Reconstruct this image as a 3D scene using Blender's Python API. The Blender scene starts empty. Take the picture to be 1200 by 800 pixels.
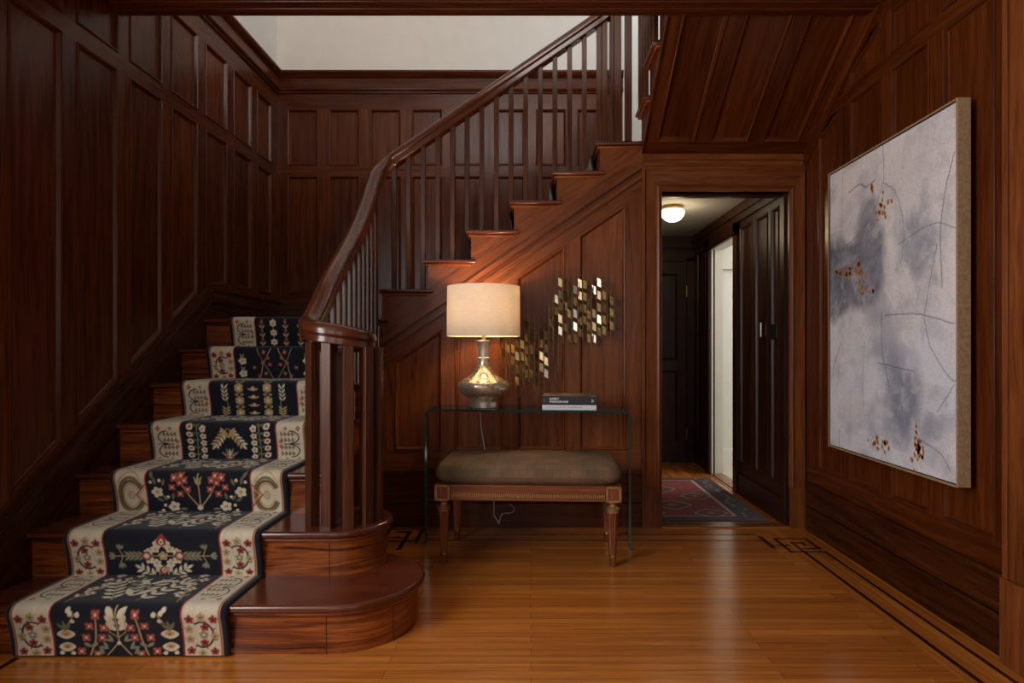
import bpy, bmesh, math, random
import numpy as np
from mathutils import Vector, Matrix
random.seed(7)
PI = math.pi
sc = bpy.context.scene
col = sc.collection

# ------------------------------------------------------------------ camera, light, exposure
F = 728.0                      # focal length in pixels of the 1200 px wide frame
cam_d = bpy.data.cameras.new('camera'); cam = bpy.data.objects.new('camera', cam_d); col.objects.link(cam)
cam.location = (0, 0, 1.1); cam.rotation_euler = (PI/2, 0, 0)
cam_d.sensor_width = 36; cam_d.lens = 36*F/1200
cam_d.shift_x = -22/1200; cam_d.shift_y = 10/1200
cam_d.clip_start = 0.05
sc.camera = cam
sc.view_settings.view_transform = 'Standard'; sc.view_settings.look = 'None'
sc.view_settings.gamma = 1; sc.view_settings.use_curve_mapping = False
sc.view_settings.exposure = 0.0
world = bpy.data.worlds.new('world'); sc.world = world; world.use_nodes = True
world.node_tree.nodes['Background'].inputs[0].default_value = (0.6, 0.75, 1, 1)
world.node_tree.nodes['Background'].inputs[1].default_value = 0.3

def area(name, loc, rot, sx, sy, power, color, spread=180):
    l = bpy.data.lights.new(name, 'AREA'); l.shape = 'RECTANGLE'; l.size = sx; l.size_y = sy
    l.energy = power; l.color = color; l.spread = math.radians(spread)
    o = bpy.data.objects.new(name, l); col.objects.link(o); o.location = loc
    o.rotation_euler = [math.radians(a) for a in rot]; return o
# daylight through the wide entrance window in the left wall beside the camera
area('entrance_daylight', (-1.99, 0.35, 1.75), (90, 0, -90), 1.5, 1.8, 94, (1.0, 0.985, 0.96))
# daylight through the two windows of the wall behind the camera
area('window_daylight', (-0.95, -2.38, 1.75), (90, 0, 0), 1.3, 1.7, 11, (1.0, 0.96, 0.9))
area('window_daylight', (1.05, -2.38, 1.75), (90, 0, 0), 1.3, 1.7, 9, (1.0, 0.96, 0.9))
# daylight from the upstairs hall windows, falling into the stairwell
area('upper_window_daylight', (-0.2, 0.4, 4.35), (90, 0, 0), 2.2, 1.2, 62, (1.0, 0.95, 0.9))
area('upper_side_daylight', (1.62, 4.4, 4.3), (90, 0, 90), 0.9, 1.2, 16, (0.72, 0.85, 1.0))
# the bright room off the inner hall
area('side_room_daylight', (2.9, 5.2, 2.35), (0, 0, 0), 1.2, 1.2, 30, (1.0, 0.97, 0.9))

# ------------------------------------------------------------------ materials
MAT = {}
def new_mat(name):
    m = bpy.data.materials.new(name); m.use_nodes = True
    nt = m.node_tree; nt.nodes.clear()
    out = nt.nodes.new('ShaderNodeOutputMaterial'); b = nt.nodes.new('ShaderNodeBsdfPrincipled')
    nt.links.new(b.outputs[0], out.inputs[0]); MAT[name] = m
    return m, nt, b, out
def ramp(nt, stops):
    r = nt.nodes.new('ShaderNodeValToRGB'); cr = r.color_ramp
    cr.elements[0].position = stops[0][0]; cr.elements[0].color = (*stops[0][1], 1)
    cr.elements[1].position = stops[-1][0]; cr.elements[1].color = (*stops[-1][1], 1)
    for p, c in stops[1:-1]:
        e = cr.elements.new(p); e.color = (*c, 1)
    return r
def noise(nt, vec, scale, detail=2, rough=.5, dist=0):
    n = nt.nodes.new('ShaderNodeTexNoise'); n.inputs['Scale'].default_value = scale
    n.inputs['Detail'].default_value = detail; n.inputs['Roughness'].default_value = rough
    n.inputs['Distortion'].default_value = dist
    nt.links.new(vec, n.inputs['Vector']); return n
def mapping(nt, src, scale):
    mp = nt.nodes.new('ShaderNodeMapping'); mp.inputs['Scale'].default_value = scale
    nt.links.new(src, mp.inputs['Vector']); return mp.outputs[0]
def mix(nt, a, b, fac, mode='MIX'):
    m = nt.nodes.new('ShaderNodeMix'); m.data_type = 'RGBA'; m.blend_type = mode
    for s, v in ((m.inputs[6], a), (m.inputs[7], b), (m.inputs[0], fac)):
        if isinstance(v, bpy.types.NodeSocket): nt.links.new(v, s)
        elif isinstance(v, tuple): s.default_value = (*v, 1)
        else: s.default_value = v
    return m.outputs[2]
def wood(name, dark, mid, light, rough=.33, bands=24, streak=.55, coat=0.0, spec=.5, contrast=1.0):
    """varnished oak: UV x runs across the grain, UV y along it, each board has its own offset"""
    m, nt, b, out = new_mat(name)
    uv = nt.nodes.new('ShaderNodeUVMap').outputs[0]
    warp = noise(nt, mapping(nt, uv, (5, 1.3, 1)), 1, 2)
    addn = nt.nodes.new('ShaderNodeVectorMath'); addn.operation = 'MULTIPLY_ADD'
    addn.inputs[1].default_value = (.10, .0, 0)
    nt.links.new(warp.outputs['Color'], addn.inputs[0]); nt.links.new(uv, addn.inputs[2])
    v = addn.outputs[0]
    n1 = noise(nt, mapping(nt, v, (bands, 1.6, 1)), 1.0, 5, .62, .5)
    n2 = noise(nt, mapping(nt, v, (260, 7, 1)), 1, 3, .6)
    n3 = noise(nt, mapping(nt, uv, (1.1, .35, 1)), 1, 0)
    c = ramp(nt, [(.5-.2/contrast, dark), (.5, mid), (.5+.2/contrast, light)]); nt.links.new(n1.outputs[0], c.inputs[0])
    s = ramp(nt, [(.38, (1-streak,)*3), (.56, (1, 1, 1))]); nt.links.new(n2.outputs[0], s.inputs[0])
    t = ramp(nt, [(.3, (.72, .68, .66)), (.7, (1.2, 1.18, 1.15))]); nt.links.new(n3.outputs[0], t.inputs[0])
    cc = mix(nt, c.outputs[0], s.outputs[0], 1.0, 'MULTIPLY')
    cc = mix(nt, cc, t.outputs[0], 1.0, 'MULTIPLY')
    nt.links.new(cc, b.inputs['Base Color'])
    r = ramp(nt, [(.3, (rough-.05,)*3), (.7, (rough+.09,)*3)]); nt.links.new(n1.outputs[0], r.inputs[0])
    nt.links.new(r.outputs[0], b.inputs['Roughness'])
    b.inputs['Specular IOR Level'].default_value = spec
    b.inputs['Coat Weight'].default_value = coat; b.inputs['Coat Roughness'].default_value = .12
    bp = nt.nodes.new('ShaderNodeBump'); bp.inputs['Strength'].default_value = .12; bp.inputs['Distance'].default_value = .002
    nt.links.new(n2.outputs[0], bp.inputs['Height']); nt.links.new(bp.outputs[0], b.inputs['Normal'])
    return m
def plain(name, c, rough=.5, metal=0, spec=.5, coat=0, bump=0, bscale=200, var=0, **kw):
    m, nt, b, out = new_mat(name)
    b.inputs['Roughness'].default_value = rough; b.inputs['Metallic'].default_value = metal
    b.inputs['Specular IOR Level'].default_value = spec; b.inputs['Coat Weight'].default_value = coat
    tc = nt.nodes.new('ShaderNodeTexCoord').outputs['Object']
    n = noise(nt, tc, bscale, 3)
    lo = tuple(x*(1-var) for x in c); hi = tuple(min(1, x*(1+var)) for x in c)
    r = ramp(nt, [(.35, lo), (.65, hi)]); nt.links.new(n.outputs[0], r.inputs[0])
    nt.links.new(r.outputs[0], b.inputs['Base Color'])
    if bump:
        bp = nt.nodes.new('ShaderNodeBump'); bp.inputs['Strength'].default_value = bump; bp.inputs['Distance'].default_value = .003
        nt.links.new(n.outputs[0], bp.inputs['Height']); nt.links.new(bp.outputs[0], b.inputs['Normal'])
    if 'emit' in kw:
        b.inputs['Emission Color'].default_value = (*kw['emit'], 1); b.inputs['Emission Strength'].default_value = kw['estr']
    return m

wood('panel_wood', (.034, .006, .0011), (.098, .0215, .0042), (.17, .044, .0095), .26, 34, .25, spec=.22, contrast=.62)
wood('base_wood', (.022, .0045, .0011), (.055, .0125, .003), (.095, .025, .0065), .28, 30, .4, spec=.32, contrast=.9)
wood('face_wood', (.085, .021, .005), (.185, .052, .0125), (.28, .086, .022), .3, 32, .35, spec=.3, contrast=.75)
wood('riser_wood', (.06, .011, .0022), (.26, .058, .010), (.46, .125, .024), .3, 40, .55, coat=.1, spec=.35, contrast=1.1)
wood('tread_wood', (.085, .016, .0065), (.12, .026, .0105), (.155, .036, .015), .2, 14, .2, coat=.4)
wood('rail_wood', (.06, .013, .005), (.105, .026, .0095), (.15, .04, .015), .22, 30, .3, coat=.3)
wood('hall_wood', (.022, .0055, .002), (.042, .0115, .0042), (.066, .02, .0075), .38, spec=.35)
wood('baluster_wood', (.05, .014, .0055), (.09, .029, .011), (.13, .044, .018), .34, 60, .3, spec=.35)
wood('bench_wood', (.15, .036, .01), (.26, .07, .018), (.36, .11, .03), .32, 50, .3)
wood('inlay_wood', (.03, .008, .004), (.05, .013, .006), (.075, .02, .01), .25, 30, .3)
wood('border_wood', (.22, .068, .016), (.32, .115, .028), (.42, .17, .045), .27, 16, .3, coat=.25)
plain('plaster', (.74, .70, .64), .75, var=.02, bscale=8, bump=.05)
plain('white_paint', (.8, .79, .74), .5, var=.02, bscale=8)
plain('ceiling_paint', (.36, .34, .33), .8, var=.02, bscale=8)
plain('pale_carpet', (.55, .5, .42), .95, var=.1, bscale=150)
plain('gilt', (.42, .24, .09), .38, .55, var=.25, bscale=120)
plain('brass', (.45, .28, .1), .28, .95, var=.15, bscale=60)
plain('bronze', (.10, .062, .022), .42, .85, var=.35, bscale=60)
plain('champagne', (.6, .45, .24), .3, .9, var=.1, bscale=60)
plain('silver_leaf', (.5, .45, .37), .35, .85, var=.12, bscale=60)
plain('copper_rod', (.24, .15, .065), .4, .8, var=.2, bscale=60)
plain('nickel', (.8, .76, .7), .3, .8, var=.03, bscale=100)
plain('black', (.012, .012, .013), .35, var=.1)
plain('frame_wood', (.36, .22, .12), .45, var=.18, bscale=90, bump=.1)
plain('cord_white', (.6, .58, .55), .3, var=.05)
plain('fringe', (.62, .6, .55), .9, var=.1)
plain('paper', (.78, .79, .82), .55, var=.02)
plain('book_black', (.022, .022, .025), .35, var=.1, bscale=50)
plain('print_white', (.8, .8, .8), .5)
plain('print_grey', (.3, .3, .34), .5)
plain('print_rose', (.62, .45, .45), .5)
plain('globe_glass', (1, .95, .85), .3, emit=(1, .83, .52), estr=9)
plain('grey_foot', (.3, .32, .32), .3, var=.05)

def cover_mat():
    m, nt, b, out = new_mat('cover_photo')
    tc = nt.nodes.new('ShaderNodeTexCoord').outputs['Object']
    n = noise(nt, mapping(nt, tc, (9, 22, 1)), 1, 3, .5)
    r = ramp(nt, [(.38, (.03, .025, .02)), (.47, (.12, .09, .075)), (.56, (.45, .37, .3)), (.66, (.2, .15, .12))])
    nt.links.new(n.outputs[0], r.inputs[0]); nt.links.new(r.outputs[0], b.inputs['Base Color'])
    b.inputs['Roughness'].default_value = .3
cover_mat()
def mercury():
    m, nt, b, out = new_mat('mercury_glass')
    tc = nt.nodes.new('ShaderNodeTexCoord').outputs['Object']
    n = noise(nt, tc, 60, 5, .7)
    r = ramp(nt, [(.36, (.45, .33, .18)), (.5, (.85, .75, .58)), (.7, (.95, .9, .78))])
    nt.links.new(n.outputs[0], r.inputs[0]); nt.links.new(r.outputs[0], b.inputs['Base Color'])
    b.inputs['Metallic'].default_value = .72
    r2 = ramp(nt, [(.4, (.35,)*3), (.55, (.13,)*3)]); nt.links.new(n.outputs[0], r2.inputs[0])
    nt.links.new(r2.outputs[0], b.inputs['Roughness'])
mercury()
def linen():
    m, nt, b, out = new_mat('linen')
    tc = nt.nodes.new('ShaderNodeTexCoord').outputs['Object']
    n = noise(nt, mapping(nt, tc, (40, 40, 500)), 1, 3, .6)
    r = ramp(nt, [(.35, (.76, .71, .64)), (.65, (.9, .85, .78))])
    nt.links.new(n.outputs[0], r.inputs[0])
    d = nt.nodes.new('ShaderNodeBsdfDiffuse'); t = nt.nodes.new('ShaderNodeBsdfTranslucent'); mx = nt.nodes.new('ShaderNodeMixShader')
    nt.links.new(r.outputs[0], d.inputs[0]); nt.links.new(r.outputs[0], t.inputs[0]); mx.inputs[0].default_value = .30
    nt.links.new(d.outputs[0], mx.inputs[1]); nt.links.new(t.outputs[0], mx.inputs[2]); nt.links.new(mx.outputs[0], out.inputs[0])
linen()
def glass():
    m, nt, b, out = new_mat('clear_glass')
    tr = nt.nodes.new('ShaderNodeBsdfTransparent'); tr.inputs[0].default_value = (.93, .97, .955, 1)
    gl = nt.nodes.new('ShaderNodeBsdfGlossy'); gl.inputs['Roughness'].default_value = .02
    fr = nt.nodes.new('ShaderNodeFresnel'); fr.inputs[0].default_value = 1.5
    mx = nt.nodes.new('ShaderNodeMixShader'); nt.links.new(fr.outputs[0], mx.inputs[0])
    nt.links.new(tr.outputs[0], mx.inputs[1]); nt.links.new(gl.outputs[0], mx.inputs[2]); nt.links.new(mx.outputs[0], out.inputs[0])
    plain('glass_edge', (.006, .045, .036), .12, spec=.9, var=.1)
glass()
def upholstery():
    m, nt, b, out = new_mat('upholstery')
    tc = nt.nodes.new('ShaderNodeTexCoord').outputs['Object']
    br = nt.nodes.new('ShaderNodeTexBrick'); nt.links.new(mapping(nt, tc, (1, 1.6, 1.6)), br.inputs['Vector'])
    mp = nt.nodes.new('ShaderNodeVectorMath'); mp.operation = 'MULTIPLY_ADD'
    sp = nt.nodes.new('ShaderNodeSeparateXYZ'); nt.links.new(tc, sp.inputs[0])
    ad = nt.nodes.new('ShaderNodeMath'); nt.links.new(sp.outputs[1], ad.inputs[0]); nt.links.new(sp.outputs[2], ad.inputs[1])
    cb = nt.nodes.new('ShaderNodeCombineXYZ'); nt.links.new(sp.outputs[0], cb.inputs[0]); nt.links.new(ad.outputs[0], cb.inputs[1])
    nt.links.new(cb.outputs[0], br.inputs['Vector'])
    br.inputs['Scale'].default_value = 1; br.inputs['Brick Width'].default_value = .085; br.inputs['Row Height'].default_value = .05
    br.inputs['Mortar Size'].default_value = .0022; br.inputs['Mortar Smooth'].default_value = .5
    br.inputs['Color1'].default_value = (.15, .094, .05, 1); br.inputs['Color2'].default_value = (.18, .11, .062, 1)
    br.inputs['Mortar'].default_value = (.115, .075, .042, 1)
    n = noise(nt, tc, 9, 3); n2 = noise(nt, mapping(nt, tc, (300, 300, 900)), 1, 2)
    r = ramp(nt, [(.3, (.75, .8, .75)), (.7, (1.3, 1.12, 1.05))]); nt.links.new(n.outputs[0], r.inputs[0])
    r2 = ramp(nt, [(.3, (.6, .6, .6)), (.7, (1.35, 1.35, 1.35))]); nt.links.new(n2.outputs[0], r2.inputs[0])
    c = mix(nt, mix(nt, br.outputs[0], r.outputs[0], 1.0, 'MULTIPLY'), r2.outputs[0], 1.0, 'MULTIPLY')
    nt.links.new(c, b.inputs['Base Color']); b.inputs['Roughness'].default_value = .85
    bp = nt.nodes.new('ShaderNodeBump'); bp.inputs['Strength'].default_value = .3; bp.inputs['Distance'].default_value = .002
    nt.links.new(n2.outputs[0], bp.inputs['Height']); nt.links.new(bp.outputs[0], b.inputs['Normal'])
upholstery()
def floor_mat():
    m, nt, b, out = new_mat('floor_oak')
    uv = nt.nodes.new('ShaderNodeUVMap').outputs[0]
    br = nt.nodes.new('ShaderNodeTexBrick'); nt.links.new(uv, br.inputs['Vector'])
    br.offset = .37; br.inputs['Scale'].default_value = 1; br.inputs['Brick Width'].default_value = 1.35
    br.inputs['Row Height'].default_value = .052; br.inputs['Mortar Size'].default_value = .0008; br.inputs['Mortar Smooth'].default_value = .3
    br.inputs['Bias'].default_value = -.15
    br.inputs['Color1'].default_value = (.60, .205, .036, 1); br.inputs['Color2'].default_value = (.41, .12, .019, 1)
    br.inputs['Mortar'].default_value = (.11, .04, .012, 1)
    n = noise(nt, mapping(nt, uv, (1.3, 45, 1)), 1, 4, .6, .5)
    r = ramp(nt, [(.3, (.72, .68, .62)), (.5, (1, 1, 1)), (.7, (1.2, 1.22, 1.25))]); nt.links.new(n.outputs[0], r.inputs[0])
    n2 = noise(nt, mapping(nt, uv, (6, 260, 1)), 1, 3, .6)
    r2 = ramp(nt, [(.4, (.8, .76, .7)), (.55, (1, 1, 1))]); nt.links.new(n2.outputs[0], r2.inputs[0])
    c = mix(nt, mix(nt, br.outputs[0], r.outputs[0], 1.0, 'MULTIPLY'), r2.outputs[0], 1.0, 'MULTIPLY')
    nt.links.new(c, b.inputs['Base Color'])
    rr = ramp(nt, [(.3, (.16,)*3), (.7, (.26,)*3)]); nt.links.new(n.outputs[0], rr.inputs[0])
    nt.links.new(rr.outputs[0], b.inputs['Roughness'])
    b.inputs['Coat Weight'].default_value = .25; b.inputs['Coat Roughness'].default_value = .18
    bp = nt.nodes.new('ShaderNodeBump'); bp.inputs['Strength'].default_value = .15; bp.inputs['Distance'].default_value = .002
    nt.links.new(r.outputs[0], bp.inputs['Height']); nt.links.new(bp.outputs[0], b.inputs['Normal'])
floor_mat()
def attr_mat(name, rough, bump=.3, bscale=500, sheen=0, spec=.3):
    m, nt, b, out = new_mat(name)
    a = nt.nodes.new('ShaderNodeAttribute'); a.attribute_name = 'pattern'
    tc = nt.nodes.new('ShaderNodeTexCoord').outputs['Object']
    n = noise(nt, tc, bscale, 2)
    r = ramp(nt, [(.3, (.78,)*3), (.7, (1.15,)*3)]); nt.links.new(n.outputs[0], r.inputs[0])
    nt.links.new(mix(nt, a.outputs[0], r.outputs[0], 1.0, 'MULTIPLY'), b.inputs['Base Color'])
    b.inputs['Roughness'].default_value = rough; b.inputs['Specular IOR Level'].default_value = spec
    b.inputs['Sheen Weight'].default_value = sheen
    bp = nt.nodes.new('ShaderNodeBump'); bp.inputs['Strength'].default_value = bump; bp.inputs['Distance'].default_value = .002
    nt.links.new(n.outputs[0], bp.inputs['Height']); nt.links.new(bp.outputs[0], b.inputs['Normal'])
attr_mat('wool_pile', .95, .5, 450, .15)
attr_mat('painted_canvas', .8, .08, 300)

# ------------------------------------------------------------------ mesh builder
Z = Vector((0, 0, 1)); X = Vector((1, 0, 0)); Y = Vector((0, 1, 0))
class MB:
    def __init__(s): s.v = []; s.f = []; s.uv = []; s.sm = []; s.mi = []; s.cur = 0; s.piece()
    def piece(s): s.off = (random.uniform(0, 90), random.uniform(0, 90)); return s
    def poly(s, pts, grain=Z, smooth=False):
        pts = [Vector(p) for p in pts]
        n = Vector((0, 0, 0))
        for i in range(len(pts)): n += pts[i-1].cross(pts[i])
        if n.length < 1e-12: n = Z.copy()
        n.normalize()
        g = grain - n*grain.dot(n)
        if g.length < .05:
            g = X - n*X.dot(n)
            if g.length < .05: g = Y - n*Y.dot(n)
        g.normalize(); a = n.cross(g)
        i0 = len(s.v); s.v += [tuple(p) for p in pts]; s.f.append(tuple(range(i0, i0+len(pts))))
        s.uv.append([(p.dot(a)+s.off[0], p.dot(g)+s.off[1]) for p in pts]); s.sm.append(smooth); s.mi.append(s.cur)
    def box(s, x0, x1, y0, y1, z0, z1, grain=Z, piece=True):
        if piece: s.piece()
        p = [(x, y, z) for x in (x0, x1) for y in (y0, y1) for z in (z0, z1)]
        for f in ((0, 1, 3, 2), (4, 6, 7, 5), (0, 4, 5, 1), (2, 3, 7, 6), (0, 2, 6, 4), (1, 5, 7, 3)):
            s.poly([p[i] for i in f], grain)
        return s
    def grid(s, rows, closed_u=False, closed_v=False, smooth=True, along=0):
        """rows: list of rings of points; shared vertices; along=0 grain follows the rows' direction, 1 across"""
        s.piece(); nr, nc = len(rows), len(rows[0]); i0 = len(s.v)
        for r in rows: s.v += [tuple(p) for p in r]
        P = [[Vector(p) for p in r] for r in rows]
        cu = [0]
        for j in range(nc): cu.append(cu[-1] + max((P[i][j]-P[i][(j+1) % nc]).length for i in range(0, nr, max(1, nr//3))))
        rv = [0]
        for i in range(nr): rv.append(rv[-1] + max((P[i][j]-P[(i+1) % nr][j]).length for j in range(0, nc, max(1, nc//3))))
        for i in range(nr if closed_v else nr-1):
            for j in range(nc if closed_u else nc-1):
                i2, j2 = (i+1) % nr, (j+1) % nc
                s.f.append((i0+i*nc+j, i0+i*nc+j2, i0+i2*nc+j2, i0+i2*nc+j))
                q = [(cu[j], rv[i]), (cu[j+1], rv[i]), (cu[j+1], rv[i+1]), (cu[j], rv[i+1])]
                if along: q = [(b, a) for a, b in q]
                s.uv.append([(a+s.off[0], b+s.off[1]) for a, b in q]); s.sm.append(smooth); s.mi.append(s.cur)
        return s
    def cap(s, pts, smooth=False, grain=X):
        s.poly(pts, grain, smooth)
    def lathe(s, prof, c, n=32, flute=None):
        rows = []
        for r, z in prof:
            ring = []
            for k in range(n):
                a = 2*PI*k/n; rr = r
                if flute and flute[0] <= z <= flute[1]: rr = r*(1-flute[3]*(.5-.5*math.cos(flute[2]*a)))
                ring.append((c[0]+rr*math.cos(a), c[1]+rr*math.sin(a), c[2]+z))
            rows.append(ring)
        s.grid(rows, closed_u=True)
        if prof[0][0] > 1e-4: s.cap(rows[0])
        if prof[-1][0] > 1e-4: s.cap(rows[-1])
        return s
    def sweep(s, path, prof, caps=True, smooth=True, up=Z):
        path = [Vector(p) for p in path]; rows = []
        for i, p in enumerate(path):
            t = (path[min(i+1, len(path)-1)]-path[max(i-1, 0)]).normalized()
            side = t.cross(up)
            side = side.normalized() if side.length > 1e-3 else X.copy()
            u = side.cross(t)
            rows.append([p+side*a+u*b for a, b in prof])
        s.grid(rows, closed_u=True, smooth=smooth)
        if caps: s.cap(rows[0]); s.cap(rows[-1])
        return s
    def tube(s, path, r, n=8):
        return s.sweep(path, [(r*math.cos(2*PI*k/n), r*math.sin(2*PI*k/n)) for k in range(n)])
    def slab(s, outline, z0, z1, grain=X, n=5):
        """board with a rounded (bullnose) edge all round; outline convex, counter-clockwise"""
        s.piece(); r = (z1-z0)/2; rings = []
        for k in range(n+1):
            a = -PI/2+PI*k/n
            rings.append([(p[0], p[1], (z0+z1)/2+r*math.sin(a)) for p in inset(outline, r*.8-r*.8*math.cos(a))])
        off = s.off; s.grid(rings, closed_u=True, along=1); s.off = off
        s.poly(rings[0], grain); s.poly(rings[-1], grain)
        return s
    def prism(s, pts, d, grain=Z):
        """polygon extruded by vector d"""
        s.piece(); pts = [Vector(p) for p in pts]; d = Vector(d); q = [p+d for p in pts]
        s.poly(pts, grain); s.poly(q[::-1], grain)
        for i in range(len(pts)):
            j = (i+1) % len(pts); s.poly([pts[i], pts[j], q[j], q[i]], grain)
        return s
    def build(s, name, mats, parent=None, bevel=0, **tags):
        me = bpy.data.meshes.new(name); me.from_pydata(s.v, [], s.f)
        uvl = me.uv_layers.new(name='UVMap')
        flat = [c for f in s.uv for p in f for c in p]; uvl.data.foreach_set('uv', flat)
        me.polygons.foreach_set('use_smooth', s.sm); me.polygons.foreach_set('material_index', s.mi)
        if isinstance(mats, str): mats = [mats]
        for m in mats: me.materials.append(MAT[m])
        if any(s.sm): me.update(calc_edges=True); me.set_sharp_from_angle(angle=math.radians(38))
        o = bpy.data.objects.new(name, me); col.objects.link(o)
        if parent: o.parent = parent
        if bevel:
            bm = bmesh.new(); bm.from_mesh(me); bmesh.ops.remove_doubles(bm, verts=bm.verts, dist=1e-5); bm.to_mesh(me); bm.free()
            b = o.modifiers.new('bevel', 'BEVEL'); b.width = bevel; b.segments = 2; b.limit_method = 'ANGLE'
        tag(o, **tags); return o
def tag(o, label=None, cat=None, group=None, kind=None):
    if label: o['label'] = label
    if cat: o['category'] = cat
    if group: o['group'] = group
    if kind: o['kind'] = kind
def empty(name, loc=(0, 0, 0), rz=0, **tags):
    o = bpy.data.objects.new(name, None); col.objects.link(o); o.location = loc; o.rotation_euler = (0, 0, rz)
    o.empty_display_size = .05; tag(o, **tags); return o
def inset(poly, d):
    """offset a convex polygon inwards by d"""
    n = len(poly); area2 = sum(poly[i-1][0]*poly[i][1]-poly[i][0]*poly[i-1][1] for i in range(n))
    sg = 1 if area2 > 0 else -1; E = []
    for i in range(n):
        a, b = Vector(poly[i][:2]), Vector(poly[(i+1) % n][:2]); t = (b-a)
        t = t.normalized() if t.length > 1e-9 else Vector((1, 0)); nn = Vector((-t.y, t.x))*sg
        E.append((a+nn*d, t))
    out = []
    for i in range(n):
        (p, t), (q, u) = E[i-1], E[i]; cr = t.x*u.y-t.y*u.x
        if abs(cr) < 1e-5: out.append(tuple(q)); continue
        w = q-p; k = (w.x*u.y-w.y*u.x)/cr; out.append(tuple(p+t*k))
    return out
def catmull(pts, n=8):
    pts = [Vector(p) for p in pts]; P = [pts[0]*2-pts[1]]+pts+[pts[-1]*2-pts[-2]]; out = []
    for i in range(1, len(P)-2):
        for k in range(n):
            t = k/n; a, b, c, d = P[i-1:i+3]
            out.append(.5*((2*b)+(c-a)*t+(2*a-5*b+4*c-d)*t*t+(3*b-a-3*c+d)*t**3))
    out.append(pts[-1]); return out

# ------------------------------------------------------------------ panelled woodwork
PROF = [(0, 0), (.0, .004), (.005, .007), (.011, .004), (.015, -.003), (.018, -.010), (.022, -.013)]
def panelled(frame, M, u0, u1, cols, rows, F0, F1, parent, mat, breaks=(), panels=True, name='wall_panel'):
    """M(u,v,h) places a point; cols = openings in u; rows = [(bottom fn, top fn)]; F0/F1 the outer bottom and top"""
    us = sorted(set([u0, u1]+[c for ab in cols for c in ab]+[b for b in breaks if u0 < b < u1]))
    lines = [F0]+[f for r in rows for f in r]+[F1]
    for k in range(0, len(lines), 2):
        lo, hi = lines[k], lines[k+1]; frame.piece()
        for a, b in zip(us, us[1:]):
            g = M(b, hi(b-1e-6), 0)-M(a, hi(a+1e-6), 0)
            pts = [M(a, lo(a+1e-6), 0), M(b, lo(b-1e-6), 0), M(b, hi(b-1e-6), 0), M(a, hi(a+1e-6), 0)]
            frame.poly(pts, g)
    edges = [u0]+[c for ab in cols for c in ab]+[u1]
    for lo, hi in rows:
        for k in range(0, len(edges), 2):
            a, b = edges[k], edges[k+1]
            if b-a > 1e-4:
                frame.piece(); frame.poly([M(a, lo(a), 0), M(b, lo(b), 0), M(b, hi(b), 0), M(a, hi(a), 0)], M(a, 1, 0)-M(a, 0, 0))
        for a, b in cols:
            op = [(a, lo(a)), (b, lo(b)), (b, hi(b)), (a, hi(a))]
            if min(hi(a)-lo(a), hi(b)-lo(b)) < .04: 
                if max(hi(a)-lo(a), hi(b)-lo(b)) < .06:
                    frame.poly([M(u, v, 0) for u, v in op]); continue
                # triangle-like opening
                if hi(a)-lo(a) < .04: op = [(a+(b-a)*.12, lo(a)+0*a), (b, lo(b)), (b, hi(b))]; frame.poly([M(a, lo(a), 0), M(a+(b-a)*.12, lo(a), 0), M(b, hi(b), 0), M(a, hi(a), 0)])
                else: op = [(a, lo(a)), (b-(b-a)*.12, lo(b)), (a, hi(a))]; frame.poly([M(b-(b-a)*.12, lo(b), 0), M(b, lo(b), 0), M(b, hi(b), 0), M(a, hi(a), 0)])
            p = MB(); rings = [inset(op, d) for d, h in PROF]
            for r1, r2, (d1, h1), (d2, h2) in zip(rings, rings[1:], PROF, PROF[1:]):
                for i in range(len(op)):
                    j = (i+1) % len(op)
                    q = [M(*r1[i], h1), M(*r1[j], h1), M(*r2[j], h2), M(*r2[i], h2)]; p.poly(q, q[1]-q[0])
            p.piece(); p.poly([M(*q, PROF[-1][1]) for q in rings[-1]], M(a, 1, 0)-M(a, 0, 0))
            p.build(name, mat, parent)
def K(c): return lambda u: c
def moulding(b, p0, p1, out, prof):
    """straight moulding: prof = [(out, z)]"""
    p0, p1, out = Vector(p0), Vector(p1), Vector(out)
    b.piece(); a = [p0+out*h+Z*z for h, z in prof]; c = [p1+out*h+Z*z for h, z in prof]
    g = p1-p0
    for i in range(len(prof)-1): b.poly([a[i], c[i], c[i+1], a[i+1]], g)
    b.poly(a, g); b.poly(c, g)

# ================================================================== THE SETTING
XL, XR, YB, YF = -2.04, 1.70, 5.0, 3.868        # left wall, right wall, stair back wall, face of the panelling below the stairs
D1, T, R = 2.237, .272, .185                    # first riser, tread run, riser height
NB = lambda y: (1+(y-D1)/T)*R                   # nosing line of the lower flight

# floor ------------------------------------------------------------
fl = MB()
def fquad(b, x0, x1, y0, y1, along='x', z=0):
    b.off = (0, 0)
    i0 = len(b.v); P = [(x0, y0), (x1, y0), (x1, y1), (x0, y1)]
    b.v += [(x, y, z) for x, y in P]; b.f.append((i0, i0+1, i0+2, i0+3))
    b.uv.append([(x, y) if along == 'x' else (y+.3, x) for x, y in P]); b.sm.append(False); b.mi.append(b.cur)
fquad(fl, -1.82, 1.435, -2.4, 3.93); fquad(fl, 1.435, 1.72, -2.4, 3.93, 'y'); fquad(fl, -2.1, -1.82, -2.4, 3.93, 'y')
floor = fl.build('floor', 'floor_oak', kind='structure')
b = MB(); fquad(b, .4, 1.66, 3.93, 6.2, 'y'); b.build('floor_hall', 'floor_oak', kind='structure')
iz0, iz1 = 0.0, .0012
def strip(pts, w=.02):
    b = MB()
    for (xa, ya), (xb, yb) in zip(pts, pts[1:]):
        h = w/2; x0, x1 = sorted((xa, xb)); y0, y1 = sorted((ya, yb))
        b.box(x0-h, x1+h, y0-h, y1+h, iz0, iz1, X if abs(xb-xa) > abs(yb-ya) else Y)
    return b.build('floor_inlay', 'inlay_wood', floor)
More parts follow.
